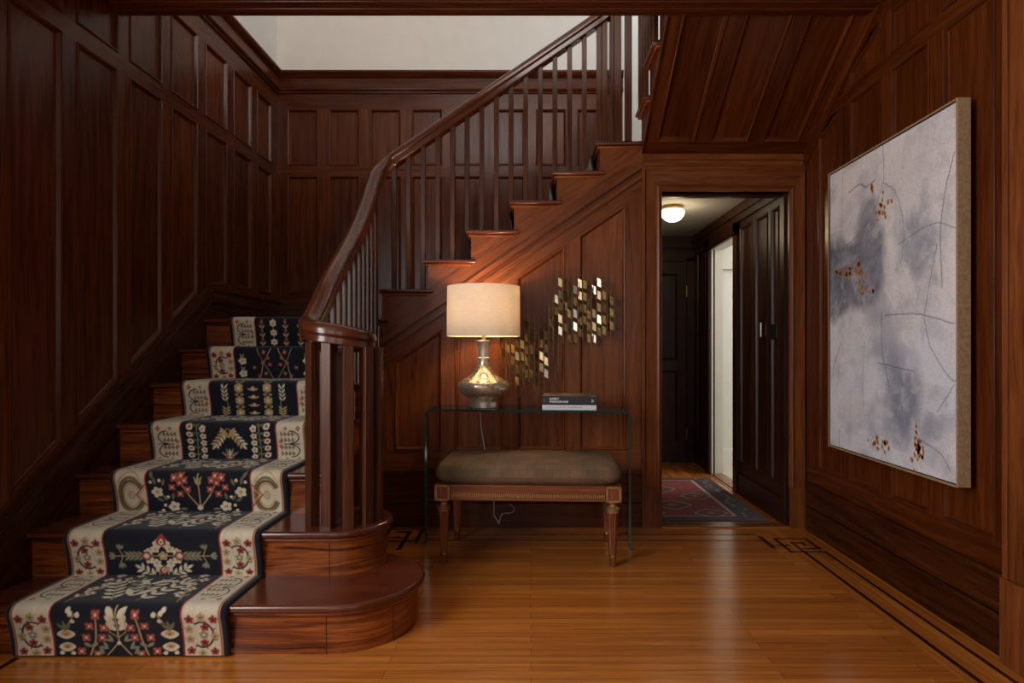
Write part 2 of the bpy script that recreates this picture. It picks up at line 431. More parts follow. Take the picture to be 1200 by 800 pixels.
# right corner fret and side lines
strip([(1.605, -2.2), (1.605, 3.385), (1.42, 3.385), (1.42, 3.62), (1.60, 3.62), (1.60, 3.44), (1.52, 3.44)], .017)
strip([(1.49, -2.2), (1.49, 3.545), (1.545, 3.545), (1.545, 3.50)], .019)
strip([(1.37, 3.50), (1.46, 3.50)], .014); strip([(1.35, 3.46), (1.35, 3.66)], .026)
strip([(-.57, 3.70), (1.335, 3.70)], .011); strip([(-.57, 3.59), (1.335, 3.59)], .011)
# left corner fret
strip([(-.59, 3.84), (-.59, 3.62)], .026)
strip([(-.90, 3.575), (-.66, 3.575), (-.66, 3.82), (-.86, 3.82), (-.86, 3.645), (-.76, 3.645)], .021)
strip([(-.80, 3.755), (-.73, 3.755), (-.73, 3.43)], .026)
strip([(-1.835, -2.2), (-1.835, 2.21)], .02); strip([(-1.72, -2.2), (-1.72, 2.0)], .018)
b = MB(); b.box(.80, 1.62, 3.84, 3.95, 0, .008, X); b.build('trim_1', 'border_wood', kind='structure')

# left wall ----------------------------------------------------------
MLw = lambda u, v, h=0: Vector((XL+h, u, v))
colsL = [(round(4.625-.367*k, 3), round(4.625-.367*k+.278, 3)) for k in range(16)][::-1]
colsL = [(a, b) if b < 4.8 else (a, 4.885) for a, b in colsL]
bk = 3.93
botL = lambda u: max(.02, .964+.68*(min(u, bk)-3.088)) if u > 1.75 else .40
brkL = [1.75, 1.7501, bk]
fr = MB(); wl = empty('wall_left', kind='structure')
colsL = [c for c in colsL if c[0] > 1.6]
panelled(fr, MLw, 1.25, 5.0, colsL, [(botL, K(2.486)), (K(2.566), K(3.03))], lambda u: botL(u)-.09 if u > 1.75 else 0, K(3.2), wl, 'panel_wood', brkL)
fr.build('wall_frame', 'panel_wood', wl)
b = MB(); b.box(XL-.06, XL-.02, 1.2, 5.1, 0, 3.3); b.box(XL-.06, XL-.002, .2, 5.1, 3.3, 5.7, Z); b.build('plaster', 'plaster', wl)
b = MB(); b.box(XL-.06, XL, -2.46, -.5, 0, 3.2); b.box(XL-.06, XL, -.5, 1.26, 0, .8, Y); b.box(XL-.06, XL, -.5, 1.26, 2.7, 3.2, Y); b.build('wall_end', 'panel_wood', wl)
# stair skirting on the left wall (with its bead) and on the landing
sk = MB()
def skirt(y0, y1, z0, z1, lo, hi, h, g=.01):
    sk.prism([(XL+h, y0, z0+lo), (XL+h, y1, z1+lo), (XL+h, y1, z1+hi), (XL+h, y0, z0+hi)], (-h-.005, 0, 0), Vector((0, y1-y0, z1-z0)))
ya, yb_ = 1.95, 3.93
za, zb_ = NB(ya), NB(yb_)
skirt(ya, yb_, za, zb_, -.6, .065, .022); skirt(ya, yb_, za, zb_, .065, .073, .030); skirt(ya, yb_, za, zb_, .073, .135, .024)
skirt(ya, yb_, za, zb_, .135, .15, .034); skirt(ya, yb_, za, zb_, .15, .165, .02)
skirt(yb_, 5.0, zb_, zb_, -.1, .065, .022); skirt(yb_, 5.0, zb_, zb_, .065, .073, .030); skirt(yb_, 5.0, zb_, zb_, .073, .135, .024)
skirt(yb_, 5.0, zb_, zb_, .135, .15, .034)
sk.build('baseboard_left', 'base_wood', kind='structure')
b = MB(); b.box(XL, XL+.03, -2.4, 1.9, 0, .3, Y); b.build('baseboard_left_front', 'base_wood', kind='structure')
CORN = [(0, 0), (.012, 0), (.016, .012), (.03, .02), (.034, .03), (.02, .036), (.018, .115), (.03, .122), (.048, .135), (.06, .15), (.06, .165), (0, .168)]
b = MB(); moulding(b, (XL, 3.10, 3.162), (XL, YB, 3.162), X, CORN); b.build('trim_2', 'panel_wood', kind='structure')

# back wall of the stairwell -------------------------------------------
MBk = lambda u, v, h=0: Vector((u, YB-h, v))
colsB = [(-1.958+.333*k, -1.958+.333*k+.247) for k in range(8)]
wb = empty('wall_back', kind='structure'); fr = MB()
panelled(fr, MBk, XL, .40, colsB[:7], [(K(1.553), K(2.50))], K(1.2), K(2.54), wb, 'panel_wood')
panelled(fr, MBk, XL, .74, colsB, [(K(2.583), K(3.037))], K(2.54), K(3.2), wb, 'panel_wood')
fr.build('wall_frame', 'panel_wood', wb)
b = MB(); b.box(XL, -.2, YB+.02, YB+.06, 1.0, 3.3); b.box(-.2, 1.75, YB+.02, YB+.06, 2.3, 3.3); b.box(XL-.06, 1.75, YB+.002, YB+.06, 3.3, 5.7); b.box(.74, 1.75, YB-.002, YB+.06, 2.4, 5.7); b.build('plaster', 'plaster', wb)
b = MB(); moulding(b, (XL, YB, 3.162), (.74, YB, 3.162), -Y, CORN); b.build('trim_3', 'panel_wood', kind='structure')
b = MB(); b.box(XL, -.9, YB-.022, YB, 1.28, 1.36, X); b.box(XL, -.9, YB-.024, YB, 1.368, 1.43, X); b.box(XL, -.9, YB-.034, YB, 1.43, 1.447, X)
b.build('baseboard_back', 'base_wood', kind='structure')

# panelled wall under the second flight --------------------------------
MF = lambda u, v, h=0: Vector((u, YF-h, v))
pt = lambda u: 1.552+.68*(u+.08)
wm = empty('wall_middle', kind='structure'); fr = MB()
panelled(fr, MF, -.94, .69, [(-.845, -.553), (-.473, -.17), (-.085, .2125), (.30, .59)], [(K(.478), pt)], K(.30), lambda u: pt(u)+.11, wm, 'face_wood')
fr.build('wall_frame', 'face_wood', wm)
b = MB(); b.box(-.93, .80, YF+.02, YF+.06, 0, 1.1, Z); b.prism([(-.93, YF+.02, 1.1), (.8, YF+.02, 1.1), (.8, YF+.02, 2.2), (-.93, YF+.02, 1.1)], (0, .04, 0)); b.build('wall_backing', 'hall_wood', wm)
b = MB(); b.box(-.92, .69, YF-.018, YF, 0, .15, X); b.box(-.92, .69, YF-.015, YF, .154, .335, X); b.box(-.92, .69, YF-.03, YF, .335, .355, X)
b.build('baseboard_middle', 'panel_wood', kind='structure', bevel=.002)

# right wall ------------------------------------------------------------
MR = lambda u, v, h=0: Vector((XR-h, u, v))
colsR = [(2.27, 2.563), (2.646, 2.933), (3.01, 3.307), (3.39, 3.66)]
colsR = [(1.52-.0, 1.80)]+colsR
sof = lambda y: 2.306+.64*(YF-y)
wr = empty('wall_right', kind='structure'); fr = MB()
low = lambda u: min(2.425, sof(u)-.09) ; 
top = lambda u: min(2.86, sof(u)-.09)
panelled(fr, MR, 2.17, YF, colsR[1:], [(K(.40), low), (K(2.492), lambda u: max(2.492, min(2.70, top(u))))], K(.28), lambda u: max(2.492, min(2.95, sof(u)+.02)), wr, 'panel_wood', [3.54, 3.3, 3.13])
cn = [(-2.3+.41*k, -1.98+.41*k) for k in range(10)]
panelled(fr, MR, -2.4, 1.96, cn, [(K(.40), K(2.425)), (K(2.492), K(2.70))], K(0), K(2.9), wr, 'panel_wood')
panelled(fr, MR, 1.96, 2.17, [], [], K(0), K(2.9), wr, 'panel_wood')
fr.build('wall_frame', 'panel_wood', wr)
b = MB(); b.box(XR+.02, XR+.06, -2.4, 3.95, 0, 3.2); b.build('wall_backing', 'panel_wood', wr)
b = MB(); b.box(XR+.0, XR+.06, .2, 3.95, 3.2, 5.7); b.box(XR, XR+.06, 3.95, 5.0, 2.3, 5.7, Z); b.build('plaster', 'plaster', wr)
b = MB(); b.box(XR-.02, XR+.02, -2.4, 1.96, 0, .30, Y); b.box(XR-.02, XR+.02, 2.1, 3.80, 0, .15, Y); b.box(XR-.016, XR+.02, 2.1, 3.80, .154, .285, Y); b.box(XR-.03, XR, 2.1, 3.80, .285, .30, Y)
b.build('baseboard_right', 'base_wood', kind='structure', bevel=.003)
# sloped trim following the soffit along the right wall
b = MB(); b.prism([(XR-.012, YF, sof(YF)-.09), (XR-.012, 3.0, sof(3.0)-.09), (XR-.012, 3.0, sof(3.0)+.02), (XR-.012, YF, sof(YF)+.02)], (.012, 0, 0), Vector((0, -1, .64)))
b.prism([(XR-.018, YF, sof(YF)-.1), (XR-.018, 3.0, sof(3.0)-.1), (XR-.018, 3.0, sof(3.0)-.09), (XR-.018, YF, sof(YF)-.09)], (.018, 0, 0), Vector((0, -1, .64)))
b.build('trim_4', 'panel_wood', kind='structure')
# casing of the opening nearest the camera on the right
b = MB(); b.box(XR-.035, XR, 1.95, 2.175, .30, 2.78, Z); b.box(XR-.045, XR, 2.16, 2.185, .3, 2.78, Z); b.box(XR-.05, XR, 1.95, 2.19, 0, .30, Z)
b.build('trim_5', 'face_wood', kind='structure', bevel=.003)

# foyer beam, crown and ceiling -------------------------------------------
b = MB(); b.box(XL, XR, 2.93, 3.13, 2.781, 3.13, X); b.piece()
b.box(XL, XR, 3.045, 3.075, 2.770, 2.785, X); b.box(XL, XR, 2.99, 3.045, 2.775, 2.785, X)
b.build('trim_6', 'panel_wood', kind='structure', bevel=.004)
CR = [(0, 0), (.02, 0), (.024, .018), (.04, .03), (.07, .07), (.09, .085), (.09, .1), (0, .12)]
b = MB(); moulding(b, (XL, -2.4, 2.765), (XL, 2.95, 2.765), X, CR); b.build('trim_7', 'panel_wood', kind='structure')
b = MB(); moulding(b, (XR, -2.4, 2.765), (XR, 2.95, 2.765), -X, CR); b.build('trim_8', 'panel_wood', kind='structure')
b = MB(); b.box(XL-.06, XR+.06, -2.46, 2.95, 2.87, 3.13, X); b.build('ceiling', 'ceiling_paint', kind='structure')
b = MB(); b.box(XL-.06, XR+.06, .2, 5.1, 5.7, 5.8, X); b.build('ceiling_stairwell', 'plaster', kind='structure')
b = MB(); b.box(XL-.06, XR+.06, .14, .2, 3.13, 5.7); b.build('wall_upper_front', 'plaster', kind='structure')
# wall behind the camera, with its two window openings
b = MB(); y0, y1 = -2.46, -2.4
b.box(XL-.06, XR+.06, y0, y1, 0, .88, X); b.box(XL-.06, XR+.06, y0, y1, 2.62, 2.87, X)
for xa, xb in ((XL-.06, -1.62), (-.28, .38), (1.7, XR+.06)): b.box(xa, xb, y0, y1, .88, 2.62)
b.build('wall_front', 'panel_wood', kind='structure')

# soffit under the third flight ---------------------------------------------
MS = lambda u, v, h=0: Vector((u, YF-v, sof(YF-v)-h))
so = empty('ceiling_soffit', kind='structure'); fr = MB()
panelled(fr, MS, .69, XR, [(.765, .998), (1.085, 1.318), (1.405, 1.63)], [(K(.088), K(.76))], K(0), K(.93), so, 'panel_wood', name='soffit_panel')
fr.build('soffit_frame', 'panel_wood', so)

# doorway to the inner hall ----------------------------------------------------
dx0, dx1, dz = .813, 1.602, 2.083
casing = MB()
CP = [(.125, 0), (.125, .028), (.118, .034), (.108, .034), (.102, .024), (.098, .022), (.034, .016), (.028, .02), (.02, .024), (.012, .02), (.004, .012), (0, .012), (0, 0)]
lines = []
for d, h in CP:
    dr = min(d, XR-dx1-.004)
    lines.append([Vector((dx0-d, YF-h-.004, 0)), Vector((dx0-d, YF-h-.004, dz+d*1.25)), Vector((dx1+dr, YF-h-.004, dz+d*1.25)), Vector((dx1+dr, YF-h-.004, 0))])
for a, c in zip(lines, lines[1:]):
    for k in range(3): casing.off = (k*7.3, k*3.1); casing.poly([a[k], a[k+1], c[k+1], c[k]], a[k+1]-a[k])
casing.box(dx0-.04, dx0-.0, YF-.032, YF, 0, .2); casing.box(dx0-.126, dx0-.04, YF-.036, YF, 0, .25); casing.box(dx1+.0, XR-.004, YF-.036, YF, 0, .25)
dd = empty('door_1', kind='structure')
casing.build('door_casing', 'face_wood', dd)
b = MB(); b.box(.69, XR, YF-.02, YF+.04, dz+.156, sof(YF)+.01, X); b.box(.69, XR, YF-.034, YF+.0, dz+.19, dz+.20, X)
b.box(.69, XR, YF-.004, YF+.04, dz, dz+.16, X); b.build('door_header', 'face_wood', dd, bevel=.002)
b = MB(); b.box(.69, dx0+.0, YF-.003, YF+.15, 0, dz+.1); b.box(dx1, XR, YF-.003, YF+.10, 0, dz+.1); b.box(dx0, dx1, YF, YF+.15, dz, dz+.06, X)
b.box(dx0, dx0+.012, YF+.06, YF+.10, 0, dz); b.box(dx0, dx1, YF+.06, YF+.10, dz-.015, dz, X); b.box(dx1-.014, dx1, YF+.03, YF+.09, 0, dz)
b.build('door_jamb', 'hall_wood', dd)

# inner hall ----------------------------------------------------------------------
HX, HY, HZ = 1.60, 6.11, 2.21
b = MB(); b.box(.4, HX+.1, YF+.15, HY+.06, HZ, HZ+.05, X); b.build('ceiling_hall', 'ceiling_paint', kind='structure')
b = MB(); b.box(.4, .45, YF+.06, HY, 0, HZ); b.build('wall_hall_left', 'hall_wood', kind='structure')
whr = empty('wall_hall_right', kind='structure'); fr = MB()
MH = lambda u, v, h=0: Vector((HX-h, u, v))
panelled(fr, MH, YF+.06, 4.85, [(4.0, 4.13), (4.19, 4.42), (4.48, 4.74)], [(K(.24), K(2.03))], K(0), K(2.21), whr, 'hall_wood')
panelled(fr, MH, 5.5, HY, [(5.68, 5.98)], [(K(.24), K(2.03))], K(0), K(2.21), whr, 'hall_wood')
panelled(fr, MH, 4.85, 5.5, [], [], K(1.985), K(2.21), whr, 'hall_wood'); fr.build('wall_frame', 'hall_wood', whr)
b = MB(); b.box(HX+.016, HX+.03, YF+.06, 4.85, 0, 2.2); b.box(HX+.016, HX+.03, 5.5, HY, 0, 2.2)
b.box(HX-.015, HX, YF+.1, 4.76, 0, .16, Y); b.box(HX-.02, HX, YF+.06, HY, 2.08, HZ, Y); b.box(HX-.035, HX, YF+.06, HY, 2.13, 2.17, Y)
b.box(HX-.025, HX, 5.5, 5.63, 0, 2.08); b.box(HX-.025, HX, 4.76, 4.85, 0, 2.08); b.box(HX-.025, HX, 4.76, 5.63, 1.985, 2.08, Y); b.box(HX-.032, HX, 4.8, 5.6, 2.0, 2.015, Y)
b.build('hall_trim', 'hall_wood', whr)
b = MB(); b.box(HX-.002, HX+.1, 5.50, 5.53, 0, 1.99); b.box(HX+.02, HX+.1, 4.82, 4.85, 0, 1.99); b.box(HX+.0, HX+.1, 4.85, 5.5, 1.985, 2.0, Y); b.build('door_jamb_white', 'white_paint', whr)
whb = empty('wall_hall_back', kind='structure'); fr = MB()
MHB = lambda u, v, h=0: Vector((u, HY-h, v))
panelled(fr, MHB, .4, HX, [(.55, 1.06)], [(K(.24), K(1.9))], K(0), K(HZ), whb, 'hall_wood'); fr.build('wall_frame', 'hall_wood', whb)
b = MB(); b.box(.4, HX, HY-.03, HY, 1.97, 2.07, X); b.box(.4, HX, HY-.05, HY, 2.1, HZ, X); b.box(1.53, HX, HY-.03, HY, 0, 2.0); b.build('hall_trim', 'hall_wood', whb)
dl = empty('door_2', kind='structure'); b = MB()
panelled(b, lambda u, v, h=0: Vector((u, HY-.022-h, v)), 1.12, 1.52, [(1.2, 1.44)], [(K(.2), K(.9)), (K(1.0), K(1.85))], K(.01), K(1.96), dl, 'hall_wood', name='door_panel')
b.build('door_leaf', 'hall_wood', dl)
for hz in (1.62, .22):
    b = MB(); b.lathe([(.008, 0), (.008, .11)], (1.525, HY-.035, hz), 10); b.build('hinge', 'brass', dl)
# white room
b = MB(); b.box(1.62, 4.0, 4.2, 6.05, -.02, .0, X); b.build('floor_side_room', 'pale_carpet', kind='structure')
b = MB(); b.box(1.7, 4.0, 6.0, 6.05, 0, 2.5); b.box(1.7, 4.0, 5.98, 6.0, 0, .13, X); b.box(1.7, 4.0, 5.985, 6.0, .13, .145, X); b.box(1.7, 4, 5.97, 6.0, 1.88, 1.96, X)
b.box(3.95, 4.0, 4.2, 6.05, 0, 2.5); b.box(1.7, 4.0, 4.15, 4.2, 0, 2.5); b.box(1.7, 4.0, 4.15, 6.05, 2.45, 2.5, X)
b.build('wall_side_room', 'white_paint', kind='structure')
b = MB(); b.box(HX-.0, HX+.1, 4.85, 5.5, 0, .008, Y); b.box(HX-.03, HX-.01, 4.85, 5.5, 0, .003, Y); b.build('trim_9', 'border_wood', kind='structure')
# switch plates on the hall panelling
for (y, z, w, m, lab) in ((4.31, 1.19, .012, 'nickel', 'slim metal door pull on dark panelling in the inner hall'), (4.065, 1.17, .045, 'black', 'small black switch plate on dark panelling beside door opening')):
    b = MB(); b.box(HX-.010, HX-.0, y-w, y+w, z-.0, z+.10); b.build('wall_plate', m, bevel=.003, label=lab, cat='fitting')

# ================================================================== STAIRCASE
st = empty('staircase', (-.5, 3.4, 0), label='dark oak turning staircase with square balusters and scrolled handrail', cat='staircase')
st.location = (0, 0, 0)
XO = -.92                                   # open side of the lower flight
def arc(cx, cy, r, a0, a1, n=18): return [(cx+r*math.cos(a0+(a1-a0)*k/n), cy+r*math.sin(a0+(a1-a0)*k/n)) for k in range(n+1)]
def step(outline_body, outline_tread, z0, z1, split=True):
    b = MB(); pts = outline_body; n = len(pts); b.piece()
    b.grid([[(p[0], p[1], z0) for p in pts+[pts[0]]], [(p[0], p[1], z1-.028) for p in pts+[pts[0]]]], smooth=len(pts) > 6, along=1)
    b.build('riser', 'riser_wood', st)
    b = MB(); b.slab(inset(outline_tread, .013), z1-.045, z1-.027); b.build('nosing_moulding', 'riser_wood', st)
    b = MB(); b.slab(outline_tread, z1-.03, z1); b.build('tread', 'tread_wood', st)
# step 1 and 2 with rounded ends
c1 = (-.735, 2.52)
o = lambda c, r, yf, yb: [(XL+.02, yb)]+[(XL+.02, yf)]+arc(c[0], c[1], r, -PI/2, PI/2)
step(o(c1, .272, c1[1]-.272, c1[1]+.272)[0:], o(c1, .302, c1[1]-.302, c1[1]+.302), 0, R)
c2 = (-.815, 2.70)
step(o(c2, .185, c2[1]-.185, c2[1]+.185), o(c2, .215, c2[1]-.215, c2[1]+.215), R, 2*R)
# joint of the riser boards on the two bullnose steps
for c, r, z0, ang in ((c1, .2725, 0, -PI/2-.02), (c1, .2725, 0, -PI/4+.12), (c2, .1855, R, -PI/2)):
    b = MB(); x, y = c[0]+r*math.cos(ang), c[1]+r*math.sin(ang)
    b.lathe([(.0016, 0), (.0016, R-.04)], (x, y, z0), 6); b.build('riser_joint', 'inlay_wood', st)
for k in range(3, 8):
    y0 = D1+T*(k-1); y1 = (y0+T+.03) if k < 7 else YB; x1 = XO if k < 7 else -.905
    step([(XL+.02, y1), (XL+.02, y0), (x1, y0), (x1, y1)], [(XL+.02, y1), (XL+.02, y0-.03), (x1+.025, y0-.03), (x1+.025, y1)], (k-1)*R, k*R)
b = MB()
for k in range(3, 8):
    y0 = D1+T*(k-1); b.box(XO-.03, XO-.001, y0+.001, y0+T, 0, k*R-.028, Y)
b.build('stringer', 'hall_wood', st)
# second flight
ZL = 7*R; RU = .1833; TX = .267; X8 = -.905
for k in range(8, 14):
    x0 = X8+TX*(k-8); z1 = ZL+RU*(k-7); x1 = x0+TX+.03 if k < 13 else .70
    b = MB(); b.box(x0, x0+.02, YF+.002, YB, z1-RU, z1-.028, Y); b.build('riser', 'riser_wood', st)
    b = MB(); b.slab([(x0-.016, YF-.018), (x1-.03, YF-.018), (x1-.03, YB), (x0-.016, YB)], z1-.043, z1-.026); b.build('nosing_moulding', 'riser_wood', st)
    b = MB(); b.slab([(x0-.03, YF-.03), (x1-.0, YF-.03), (x1-.0, YB), (x0-.03, YB)], z1-.027, z1); b.build('tread', 'tread_wood', st)
z13 = ZL+RU*6
b = MB(); b.box(.66, XR, YF+.02, YB, z13-.03, z13-.002, X); b.build('tread', 'tread_wood', st)
b = MB(); zs = lambda x: pt(x)+.165
for k in range(8, 14):
    x0 = X8+TX*(k-8); x1 = x0+TX if k < 13 else .69; z1 = ZL+RU*(k-7)-.028
    if k == 8: x0 = -.925
    b.off = (3, 5)
    gr = Vector((1, 0, .68))
    pts = [(x0, YF-.012, zs(x0)), (x1, YF-.012, zs(x1)), (x1, YF-.012, z1), (x0, YF-.012, z1)]
    b.poly(pts, gr)
    b.poly([(x0, YF-.012, zs(x0)), (x1, YF-.012, zs(x1)), (x1, YF+.02, zs(x1)), (x0, YF+.02, zs(x0))], gr)
    b.poly([(x0, YF-.012, z1-RU), (x0, YF+.02, z1-RU), (x0, YF+.02, z1), (x0, YF-.012, z1)], Z)
b.build('stringer', 'face_wood', st)
b = MB(); g = Vector((1, 0, .68))
def band(lo, hi, h):
    b.prism([(-.925, YF-h, pt(-.925)+lo), (.69, YF-h, pt(.69)+lo), (.69, YF-h, pt(.69)+hi), (-.925, YF-h, pt(-.925)+hi)], (0, h, 0), g)
band(.088, .096, .010); band(.096, .114, .024); band(.114, .155, .008); band(.155, .182, .032)
b.build('stringer_moulding', 'face_wood', st, bevel=.003)
# third flight
for k in range(14, 17):
    y0 = YF-T*(k-14); z1 = z13+R*(k-13)
    b = MB(); b.slab([(.655, y0-T-.0), (XR, y0-T-.0), (XR, y0+.03), (.655, y0+.03)], z1-.027, z1); b.build('tread', 'tread_wood', st)
    b = MB(); b.slab([(.668, y0-T), (XR, y0-T), (XR, y0+.018), (.668, y0+.018)], z1-.043, z1-.026); b.build('nosing_moulding', 'riser_wood', st)
    b = MB(); b.box(.69, XR, y0-.02, y0, z1-R, z1-.027, X); b.build('riser', 'riser_wood', st)
b = MB()
for k in range(14, 17):
    y0 = YF-T*(k-14); z1 = z13+R*(k-13)-.028; y1 = max(y0-T, 3.131)
    b.prism([(.69, y0, sof(y0)), (.69, y1, sof(y1)), (.69, y1, z1), (.69, y0, z1)], (.02, 0, 0), Vector((0, -1, .64)))
b.build('stringer', 'panel_wood', st)

# balusters -------------------------------------------------------------------
def rail_low(y):      # underside of the lower rail above the straight balusters
    for (ya, za), (yb2, zb2) in zip(RZ, RZ[1:]):
        if ya <= y <= yb2: return za+(zb2-za)*(y-ya)/(yb2-ya)-.04
    return RZ[-1][1]-.04
RZ = [(2.69, 1.215), (2.80, 1.30), (2.95, 1.43), (3.293, 1.672), (3.53, 1.868), (3.72, 2.06), (3.86, 2.235)]
XB = -.95
def baluster(x, y, z0, z1, w=.030, rz=0, name='baluster', mat='baluster_wood'):
    b = MB(); h = w/2; b.piece(); rows = []
    for z in (z0, z1):
        rows.append([(x+a*math.cos(rz)-c*math.sin(rz), y+a*math.sin(rz)+c*math.cos(rz), z) for a, c in ((-h, -h), (h, -h), (h, h), (-h, h), (-h, -h))])
    b.grid(rows, smooth=False); return b.build(name, mat, st, bevel=.003)
for a in (-128, -97, -66, -35, -3, 30, 63):
    r = .150; baluster(c2[0]+r*math.cos(math.radians(a)), c2[1]+r*math.sin(math.radians(a)), 2*R, 1.112 if a > -50 else 1.135, .043, math.radians(a))
baluster(c2[0]-.01, c2[1]+.02, 2*R, 1.12, .06, .3, 'newel_post')
y = 2.80; k = 0
while y < 3.86:
    stp = int((y-D1+.03)/T)+1
    baluster(XB, y, stp*R, rail_low(y)); y += T/3
for i in range(15):
    px = 461.7+17.15*i; x = (px-622)*3.90/728
    if x > .40: z0 = z13
    else: z0 = ZL+RU*(int((x-X8+.03)/TX)+1)
    baluster(x, 3.90, z0, 2.235+.685*(x+.898))
baluster(.462, 3.90, z13, 3.19, .036)
b = MB(); b.box(.505, .565, 3.87, 3.96, z13, 3.34); b.box(.496, .52, 3.862, 3.955, z13, 3.3); b.build('newel_post', 'baluster_wood', st, bevel=.006)
baluster(.605, 3.86, z13+.0, 3.42, .042)
for k in range(8):
    yy = 3.80-.09*k; n = 14+int((YF-yy)/T); baluster(.672, yy, z13+R*(n-13), min(3.5+.67*(3.8-yy), 4.2), .028)

# handrail -----------------------------------------------------------------------
HP = [(-.033, -.043), (.033, -.043), (.038, -.038), (.038, -.016), (.034, -.011), (.044, -.004), (.045, .010), (.041, .024), (.03, .034), (.014, .041), (0, .043),
      (-.014, .041), (-.03, .034), (-.041, .024), (-.045, .010), (-.044, -.004), (-.034, -.011), (-.038, -.016), (-.038, -.038)]
vr = .142; vc = (c2[0]-.0+.007, c2[1]-.01)
path = []
for k in range(0, 17):                     # the scroll at the foot, from its eye outwards
    a = math.radians(250-k*26); rr = vr*(0.30+.70*min(1, k/9)) ; 
    path.append((vc[0]+rr*math.cos(a), vc[1]+rr*math.sin(a), 1.135+.0*k))
# order: eye -> back -> right -> front -> left, rising slightly at the left
path = []
for k in range(0, 22):
    a = math.radians(150-k*24); rr = vr*(.28+.72*min(1, k/11))
    dg = (150-k*24) % 360; fr_ = 0 if k < 6 else min(1, max(0, (k-6)/7)); za = 1.137+.062*fr_**1.3
    if a < math.radians(-172): break
    path.append((vc[0]+rr*math.cos(a), vc[1]+rr*math.sin(a), za))
scroll = [p for p in path]
# straight rise
rise = [(XB, yy, zz) for yy, zz in RZ[0:6]]
turn = [(XB+.005, 3.80, 2.155), (XB+.022, 3.87, 2.225), (XB+.07, 3.905, 2.28)]
up = [(-.80, 3.90, 2.27+.685*.098+.0), (-.5, 3.90, 2.27+.685*.398), (0, 3.90, 2.27+.685*.898), (.36, 3.90, 2.27+.685*1.258), (.47, 3.90, 3.215), (.53, 3.89, 3.29)]
b = MB(); full = catmull(scroll+rise+turn+up, 7); b.sweep(full, HP); b.build('handrail', 'rail_wood', st)
b = MB(); b.lathe([(.001, -.046), (.10, -.046), (.105, -.03), (.1, .0), (.085, .02), (.05, .036), (.001, .042)], (vc[0], vc[1], 1.137), 40); b.build('scroll_cap', 'rail_wood', st)
b = MB(); b.sweep([(.60, 3.9, 3.3), (.655, 3.8, 3.42), (.672, 3.6, 3.56), (.672, 3.15, 3.87)], HP); b.build('handrail', 'rail_wood', st)

# ================================================================== COLOUR PATTERNS (woven and painted)
def lin(c): return tuple(((x/255)/12.92 if x/255 <= .04045 else ((x/255+.055)/1.055)**2.4) for x in c)
class Ras:
    def __init__(s, w, h, px, bg):
        s.px = px; s.nx = int(round(w/px))+1; s.ny = int(round(h/px))+1; s.img = np.zeros((s.ny, s.nx, 3)); s.img[:] = bg
        s.x = np.arange(s.nx)*px; s.y = np.arange(s.ny)*px
    def _box(s, x0, x1, y0, y1):
        m = s.px*2; a = max(0, int((x0-m)/s.px)); b = min(s.nx, int((x1+m)/s.px)+2); c = max(0, int((y0-m)/s.px)); d = min(s.ny, int((y1+m)/s.px)+2)
        if a >= b or c >= d: return None
        X_, Y_ = np.meshgrid(s.x[a:b], s.y[c:d]); return (slice(c, d), slice(a, b)), X_, Y_
    def put(s, sl, cov, c):
        cov = np.clip(cov, 0, 1)[..., None]; s.img[sl] = s.img[sl]*(1-cov)+np.array(c)*cov
    def rect(s, x0, x1, y0, y1, c):
        q = s._box(x0, x1, y0, y1)
        if q: sl, A, B = q; s.put(sl, np.minimum(np.minimum(A-x0, x1-A), np.minimum(B-y0, y1-B))/s.px+.5, c)
    def ell(s, cx, cy, rx, ry, c, a=0, pw=2):
        m = max(rx, ry); q = s._box(cx-m, cx+m, cy-m, cy+m)
        if q:
            sl, A, B = q; ca, sa = math.cos(a), math.sin(a); u = (A-cx)*ca+(B-cy)*sa; v = -(A-cx)*sa+(B-cy)*ca
            d = (np.abs(u/rx)**pw+np.abs(v/ry)**pw)**(1/pw); s.put(sl, (1-d)*min(rx, ry)/s.px+.5, c)
    def line(s, pts, w, c):
        for (xa, ya), (xb, yb) in zip(pts, pts[1:]):
            q = s._box(min(xa, xb)-w, max(xa, xb)+w, min(ya, yb)-w, max(ya, yb)+w)
            if not q: continue
            sl, A, B = q; dx, dy = xb-xa, yb-ya; L = dx*dx+dy*dy+1e-12
            t = np.clip(((A-xa)*dx+(B-ya)*dy)/L, 0, 1); d = np.hypot(A-xa-t*dx, B-ya-t*dy); s.put(sl, (w/2-d)/s.px+.5, c)
    def arc(s, cx, cy, r, a0, a1, w, c, ry=None):
        ry = ry or r; s.line([(cx+r*math.cos(math.radians(a0+(a1-a0)*k/16)), cy+ry*math.sin(math.radians(a0+(a1-a0)*k/16))) for k in range(17)], w, c)
    def leaf(s, x, y, l, w, a, c):       # leaf growing from x,y at angle a (degrees)
        a = math.radians(a); s.ell(x+math.cos(a)*l/2, y+math.sin(a)*l/2, l/2, w/2, c, a, 1.45)
    def flower(s, x, y, r, c, mid, n=5, rot=0, edge=None):
        if edge is not None: s.flower(x, y, r*1.22, edge, edge, n, rot)
        for k in range(n):
            a = 2*PI*k/n+rot+PI/2; s.ell(x+r*.58*math.cos(a), y+r*.58*math.sin(a), r*.44, r*.40, c, a)
        s.ell(x, y, r*.32, r*.32, mid)
